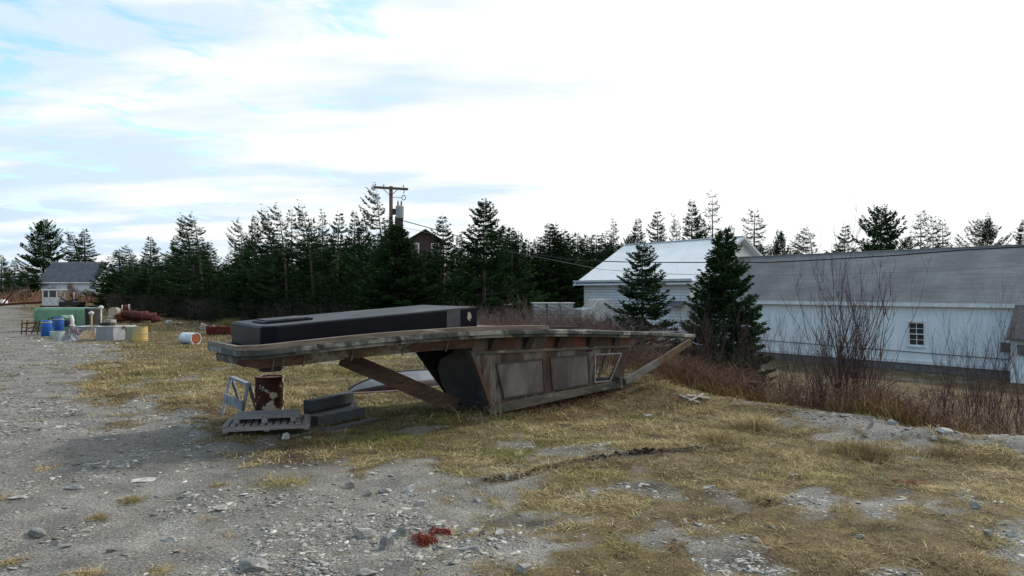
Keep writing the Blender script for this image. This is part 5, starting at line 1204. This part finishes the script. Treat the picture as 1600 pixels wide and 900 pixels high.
# stump and boards at the edge
def stump():
    p = W(1180, 624, 17.2); g = Hs(p.x, p.y); o = empty('burnt_stump', (p.x, p.y, g), 0, 'dark square stump at the edge of the brambles', 'stump'); m = MB(); h = CAMZ - (596 - HY) / F * 17.2 - g; m.lathe([(.26, -.1), (.23, h * .4), (.21, h * .85), (.17, h), (0, h - .04)], 9); m.build('trunk', mat('dark_stump', (.035, .022, .018), (.02, .014, .012), 6, .95, bump=.6), o)
    m = MB()
    for a in (0.3, 2.2, 4.4): m.tube([(0.15 * math.cos(a), .15 * math.sin(a), .15), (.4 * math.cos(a), .4 * math.sin(a), -.05)], [.09, .03], 6)
    m.build('root', mat('stump_root', (.035, .022, .018), None, 6, .95, bump=.6), o)
stump()
for i, (x0, y0, x1, y1, w, lab, mt) in enumerate(((1062, 632, 1092, 637, .10, 'dark weathered board among the planks beyond the bow', M_wood), (1074, 633, 1108, 635, .12, 'pale broken board lying on the planks beyond the bow', M_woodL), (1078, 637, 1100, 632, .06, 'narrow whitish strip across the planks beyond the bow', M_woodL), (1008, 657, 1018, 655, .1, 'short pale board end in the grass below the planks', M_wood))):
    a, c = gpt(x0, y0), gpt(x1, y1); m = MB(); m.beam((a[0], a[1], Hs(*a) + .03 + .03 * i), (c[0], c[1], Hs(*c) + .035 + .03 * i), w, .025); tag(m.build('loose_board', mt), lab, 'board', 'loose boards beyond the bow')

# ---------------------------------------------------------------- red shredded heap
def redheap():
    m = MB(); r = random.Random(3)
    for i in range(520):
        t = r.random()
        if t < .7: px, py = r.gauss(663, 9), r.gauss(843, 4.5)
        else: px, py = 672 + 32 * r.random(), 829 - 5 * r.random() + r.gauss(0, 2)
        x, y = gpt(px, py); z = Hs(x, y) + r.random() * (.07 if t < .7 else .03); a = r.uniform(0, 6.28); L = r.uniform(.02, .06)
        m.tube([(x, y, z), (x + L * .5 * math.cos(a), y + L * .5 * math.sin(a), z + r.uniform(0, .02)), (x + L * math.cos(a + .5), y + L * math.sin(a + .5), z - .005)], r.uniform(.002, .005), 3, caps=False)
    tag(kind='stuff', o=m.build('red_fibre_heap', mat('red_fibres', (.22, .035, .018), (.10, .018, .012), 20, .9, bump=0)), label='small heap of shredded red fibres on the gravel', cat='litter')
redheap()
def wisp():
    m = MB(); r = random.Random(5); x0, y0 = gpt(1413, 757)
    for i in range(60):
        x, y = x0 + r.gauss(0, .12), y0 + r.gauss(0, .1); z = Hs(x, y) + .02; a = r.uniform(0, 6.28); m.tube([(x, y, z), (x + .07 * math.cos(a), y + .07 * math.sin(a), z + .015)], .004, 3, caps=False)
    tag(kind='stuff', o=m.build('red_fibre_wisp', mat('pale_red_fibres', (.22, .06, .04), None, 20, .9, bump=0)), label='faint reddish wisp of fibres in the right hand grass', cat='litter')
wisp()

# ---------------------------------------------------------------- bare shrubs
def shrub_mesh(seed, H, n, spread, rad=.02, twig=1.0, depth=3):
    r = random.Random(seed); m = MB()
    def br(p, d, L, rr, lev):
        pts = [p]; k = 4; q = p.copy(); dd = d.copy()
        for i in range(k):
            dd = (dd + Vector((r.gauss(0, .09), r.gauss(0, .09), .17))).normalized(); q = q + dd * L / k; pts.append(q.copy())
        m.tube(pts, [rr * (1 - .2 * i) for i in range(k + 1)], 4 if lev == 0 else 3, smooth=False, caps=False)
        if lev < depth:
            for j in range(r.randint(3, 5)):
                i = r.randint(1, k); t = Vector((r.gauss(0, 1), r.gauss(0, 1), r.uniform(.2, 1.2))).normalized()
                br(pts[i], (dd * 1.1 + t * .75).normalized(), L * r.uniform(.38, .6) * twig, rr * .5, lev + 1)
    for i in range(n):
        a = r.uniform(0, 6.28); s = r.uniform(.1, 1) * spread; br(Vector((r.gauss(0, .12), r.gauss(0, .12), -.1)), Vector((math.cos(a) * s, math.sin(a) * s, 1)).normalized(), H * r.uniform(.5, .8), rad * r.uniform(.6, 1.1), 0)
    return m
def shrub(px, top, d, label, seed, n=9, spread=.35, rad=.02, grp='bare shrubs', mt=None, twig=1., depth=3):
    x = W(px, 0, d).x; g = Hs(x, d); H = CAMZ - (top - HY) / F * d - g
    o = shrub_mesh(seed, H * .93, n, spread, rad, twig, depth).build('bare_shrub', mt or M_twig); o.location = (x, d, g); return tag(o, label, 'shrub', grp)
shrub(1322, 412, 16.5, 'tallest bare many stemmed shrub in front of the grey roofed building', 1, 26, .25, .028)
shrub(1275, 500, 15.8, 'shorter bare shrub at the left foot of the tallest one', 2, 10, .3, .02)
shrub(1535, 482, 17.5, 'bare shrub in front of the wall right of the window', 3, 15, .34, .017)
shrub(1588, 500, 16.5, 'bare shrub near the right edge of the picture', 4, 9, .3, .016)
shrub(1232, 505, 22, 'slight bare shrub between the dense spruce and the tall shrub', 5, 14, .45, .018)
shrub(1168, 470 + 40, 21, 'dark tangled bare shrub under the dense spruce', 6, 22, .8, .02)
shrub(1085, 500, 22, 'tangled bare shrub beyond the tip of the bow', 7, 22, .8, .02)
shrub(1480, 520, 19, 'thin bare shrub under the window side of the wall', 8, 12, .5, .016)
shrub(940, 480, 33, 'bare twiggy shrub against the left corner of the white siding', 9, 9, .4, .016)
shrub(800, 470, 34, 'first bare twiggy shrub right of the black tank', 10, 10, .5, .018)
shrub(830, 478, 33, 'second bare twiggy shrub right of the black tank', 11, 10, .5, .018)
shrub(868, 490, 32, 'bare twiggy shrub before the wrapped stacks', 12, 9, .5, .016)
shrub(1040, 490, 27, 'bare shrub between the two near spruces', 13, 8, .5, .014)
shrub(115, 442, 95, 'large brownish bare bush before the wall of the small house', 14, 14, .8, .05)
shrub(40, 446, 90, 'brown bare bush left of the small house', 15, 12, 1., .05)
shrub(80, 445, 98, 'brown bare bush before the left corner of the small house', 16, 12, .8, .05)
shrub(20, 450, 90, 'reddish bare bush near the left edge before the spruces', 17, 12, 1., .05)
gs = empty('yellow_green_bush', (0, 0, 0)); bpy.data.objects.remove(gs)
# undergrowth: uncountable thickets of stems, one object each
def thicket(name, n, place, hgt, rad, mt, label, seed, arch=.5, sub=2):
    r = random.Random(seed); m = MB()
    for i in range(n):
        x, y = place(r)
        g = Hs(x, y); h = hgt * r.uniform(.45, 1.15); a = r.uniform(0, 6.28); c = Vector((math.cos(a), math.sin(a), 0)); p = Vector((x, y, g - .05)); q = p + c * h * .15 * arch + Vector((0, 0, h * .6)); e = q + c * h * .45 * arch + Vector((0, 0, h * (.35 - .2 * arch * r.random()))); f = e + c * h * .35 * arch - Vector((0, 0, h * .25 * arch))
        m.tube([p, q, e, f], [rad, rad * .8, rad * .5, rad * .25], 3, smooth=False, caps=False)
        for k in range(sub):
            s = p.lerp(q, r.uniform(.4, 1)) if r.random() < .5 else q.lerp(e, r.random()); t = Vector((r.gauss(0, 1), r.gauss(0, 1), r.uniform(.2, 1.3))).normalized() * h * r.uniform(.15, .4)
            m.tube([s, s + t], [rad * .5, rad * .2], 3, smooth=False, caps=False)
    return tag(m.build(name, mt), label, 'undergrowth', None, 'stuff')
def pl_edge(r):
    y = r.uniform(13.2, 24); x = float(np.interp(y, EDGE_Y, EDGE_X)) + .8 + abs(r.gauss(0, 2.2)); return x, y
thicket('bramble_undergrowth', 5000, pl_edge, 1.0, .0075, M_twigr, 'reddish brown bramble stems below the edge of the yard', 1, .9, 3)
def pl_right(r): return r.uniform(8, 24), r.uniform(17, 31)
thicket('bramble_undergrowth', 1700, pl_right, .7, .010, M_twigr, 'brown scrub on the low ground before the grey roofed building', 2, .7, 3)
def pl_mid(r): return r.uniform(-3, 9), r.uniform(22, 36)
thicket('twig_undergrowth', 2400, pl_mid, 1.9, .012, M_twig, 'purplish bare scrub behind the overturned deck', 3, .5, 4)
def pl_tree(r):
    px = r.uniform(165, 800); d = np.interp(px, [165, 300, 420, 600, 800], [72, 58, 50, 43, 42]) + r.uniform(-2.5, 5); return (px - CX) / F * d, d
thicket('twig_undergrowth', 2300, pl_tree, 1.9, .014, mat('dark_twigs', (.045, .037, .034), (.022, .02, .02), 4, .95, bump=0), 'dark bare undergrowth along the foot of the treeline', 4, .35, 4)
def pl_far(r): return r.uniform(-85, -38), r.uniform(82, 104)
thicket('twig_undergrowth', 1500, pl_far, 1.5, .035, M_twigr, 'russet scrub before the small house', 5, .4, 4)
# small loose scraps nobody could count, round the junk
def scraps(name, n, x0, x1, y0, y1, cols, label, seed, sz):
    rg = np.random.default_rng(seed); px = rg.uniform(x0, x1, n); py = rg.uniform(y0, y1, n); P = np.array([gpt(a, b) for a, b in zip(px, py)])
    return tag(stones(name, P, sz * (.3 + rg.random(n)), .25, np.array(cols)[rg.integers(0, len(cols), n)]), label, 'litter')
scraps('debris', 120, 60, 245, 522, 548, [(.5, .5, .48), (.06, .05, .05), (.3, .2, .12), (.35, .36, .4)], 'small loose scraps lying round the barrels and tubs', 3, .13)
scraps('debris', 90, 170, 330, 500, 515, [(.10, .03, .02), (.3, .3, .28), (.05, .04, .04), (.22, .09, .04)], 'rusty bits and stones round the scrap pile', 4, .22)
# weeds in front of the wheelhouse
def pl_w(r): return gpt(r.gauss(765, 18), r.uniform(652, 700))
thicket('weed_stalks', 60, pl_w, .55, .003, mat('straw_stalk', (.30, .25, .17), (.2, .16, .1), 4, .9, bump=0), 'thin straw stalks beside the near corner of the wheelhouse', 6, .8, 1)
def pl_w2(r): return gpt(r.uniform(800, 1060), r.uniform(618, 650))
thicket('weed_stalks', 420, pl_w2, .38, .0035, M_twigr, 'brown weed stalks along the lower side of the wheelhouse', 7, .8, 2)
def tuft(px, py, n, h, pal, lab, sp=.16, seed=0):
    rg = np.random.default_rng(seed); x, y = gpt(px, py); P = np.stack([x + rg.normal(0, sp, n), y + rg.normal(0, sp, n)], 1)
    o = blades('grass_tuft', P, h * np.ones(n), .006, (.5, 1.3), PAL, np.array(pal)[rg.integers(0, len(pal), n)]); del o['kind']; tag(o, lab, 'grass tuft')
tuft(1178, 668, 1500, .34, (0, 5, 1), 'tall pale straw tuft near the stump', .2, 1); tuft(1345, 712, 1500, .26, (1, 0, 2), 'broad brownish tuft below the left end of the stony bank', .26, 2)
tuft(1120, 690, 900, .26, (0, 1), 'straw tuft left of and below the tall pale one', .2, 3); tuft(1480, 715, 800, .22, (2, 1), 'brown tuft below the white slab', .2, 4)
tuft(206, 784, 500, .07, (3, 1, 0), 'small green and brown tuft alone in the gravel at left', .08, 5); tuft(440, 757, 1400, .08, (3, 0, 1), 'yellowish mossy tuft in the gravel below the pallets', .22, 6)
tuft(155, 812, 300, .06, (0, 1), 'small ochre tuft in the lower left gravel', .06, 7); tuft(17, 880, 260, .06, (0, 1), 'orange brown tuft in the bottom left corner', .06, 8)
tuft(365, 511, 3000, .75, (3, 0), 'yellow green bush at the foot of the trees above the stern', .5, 9)
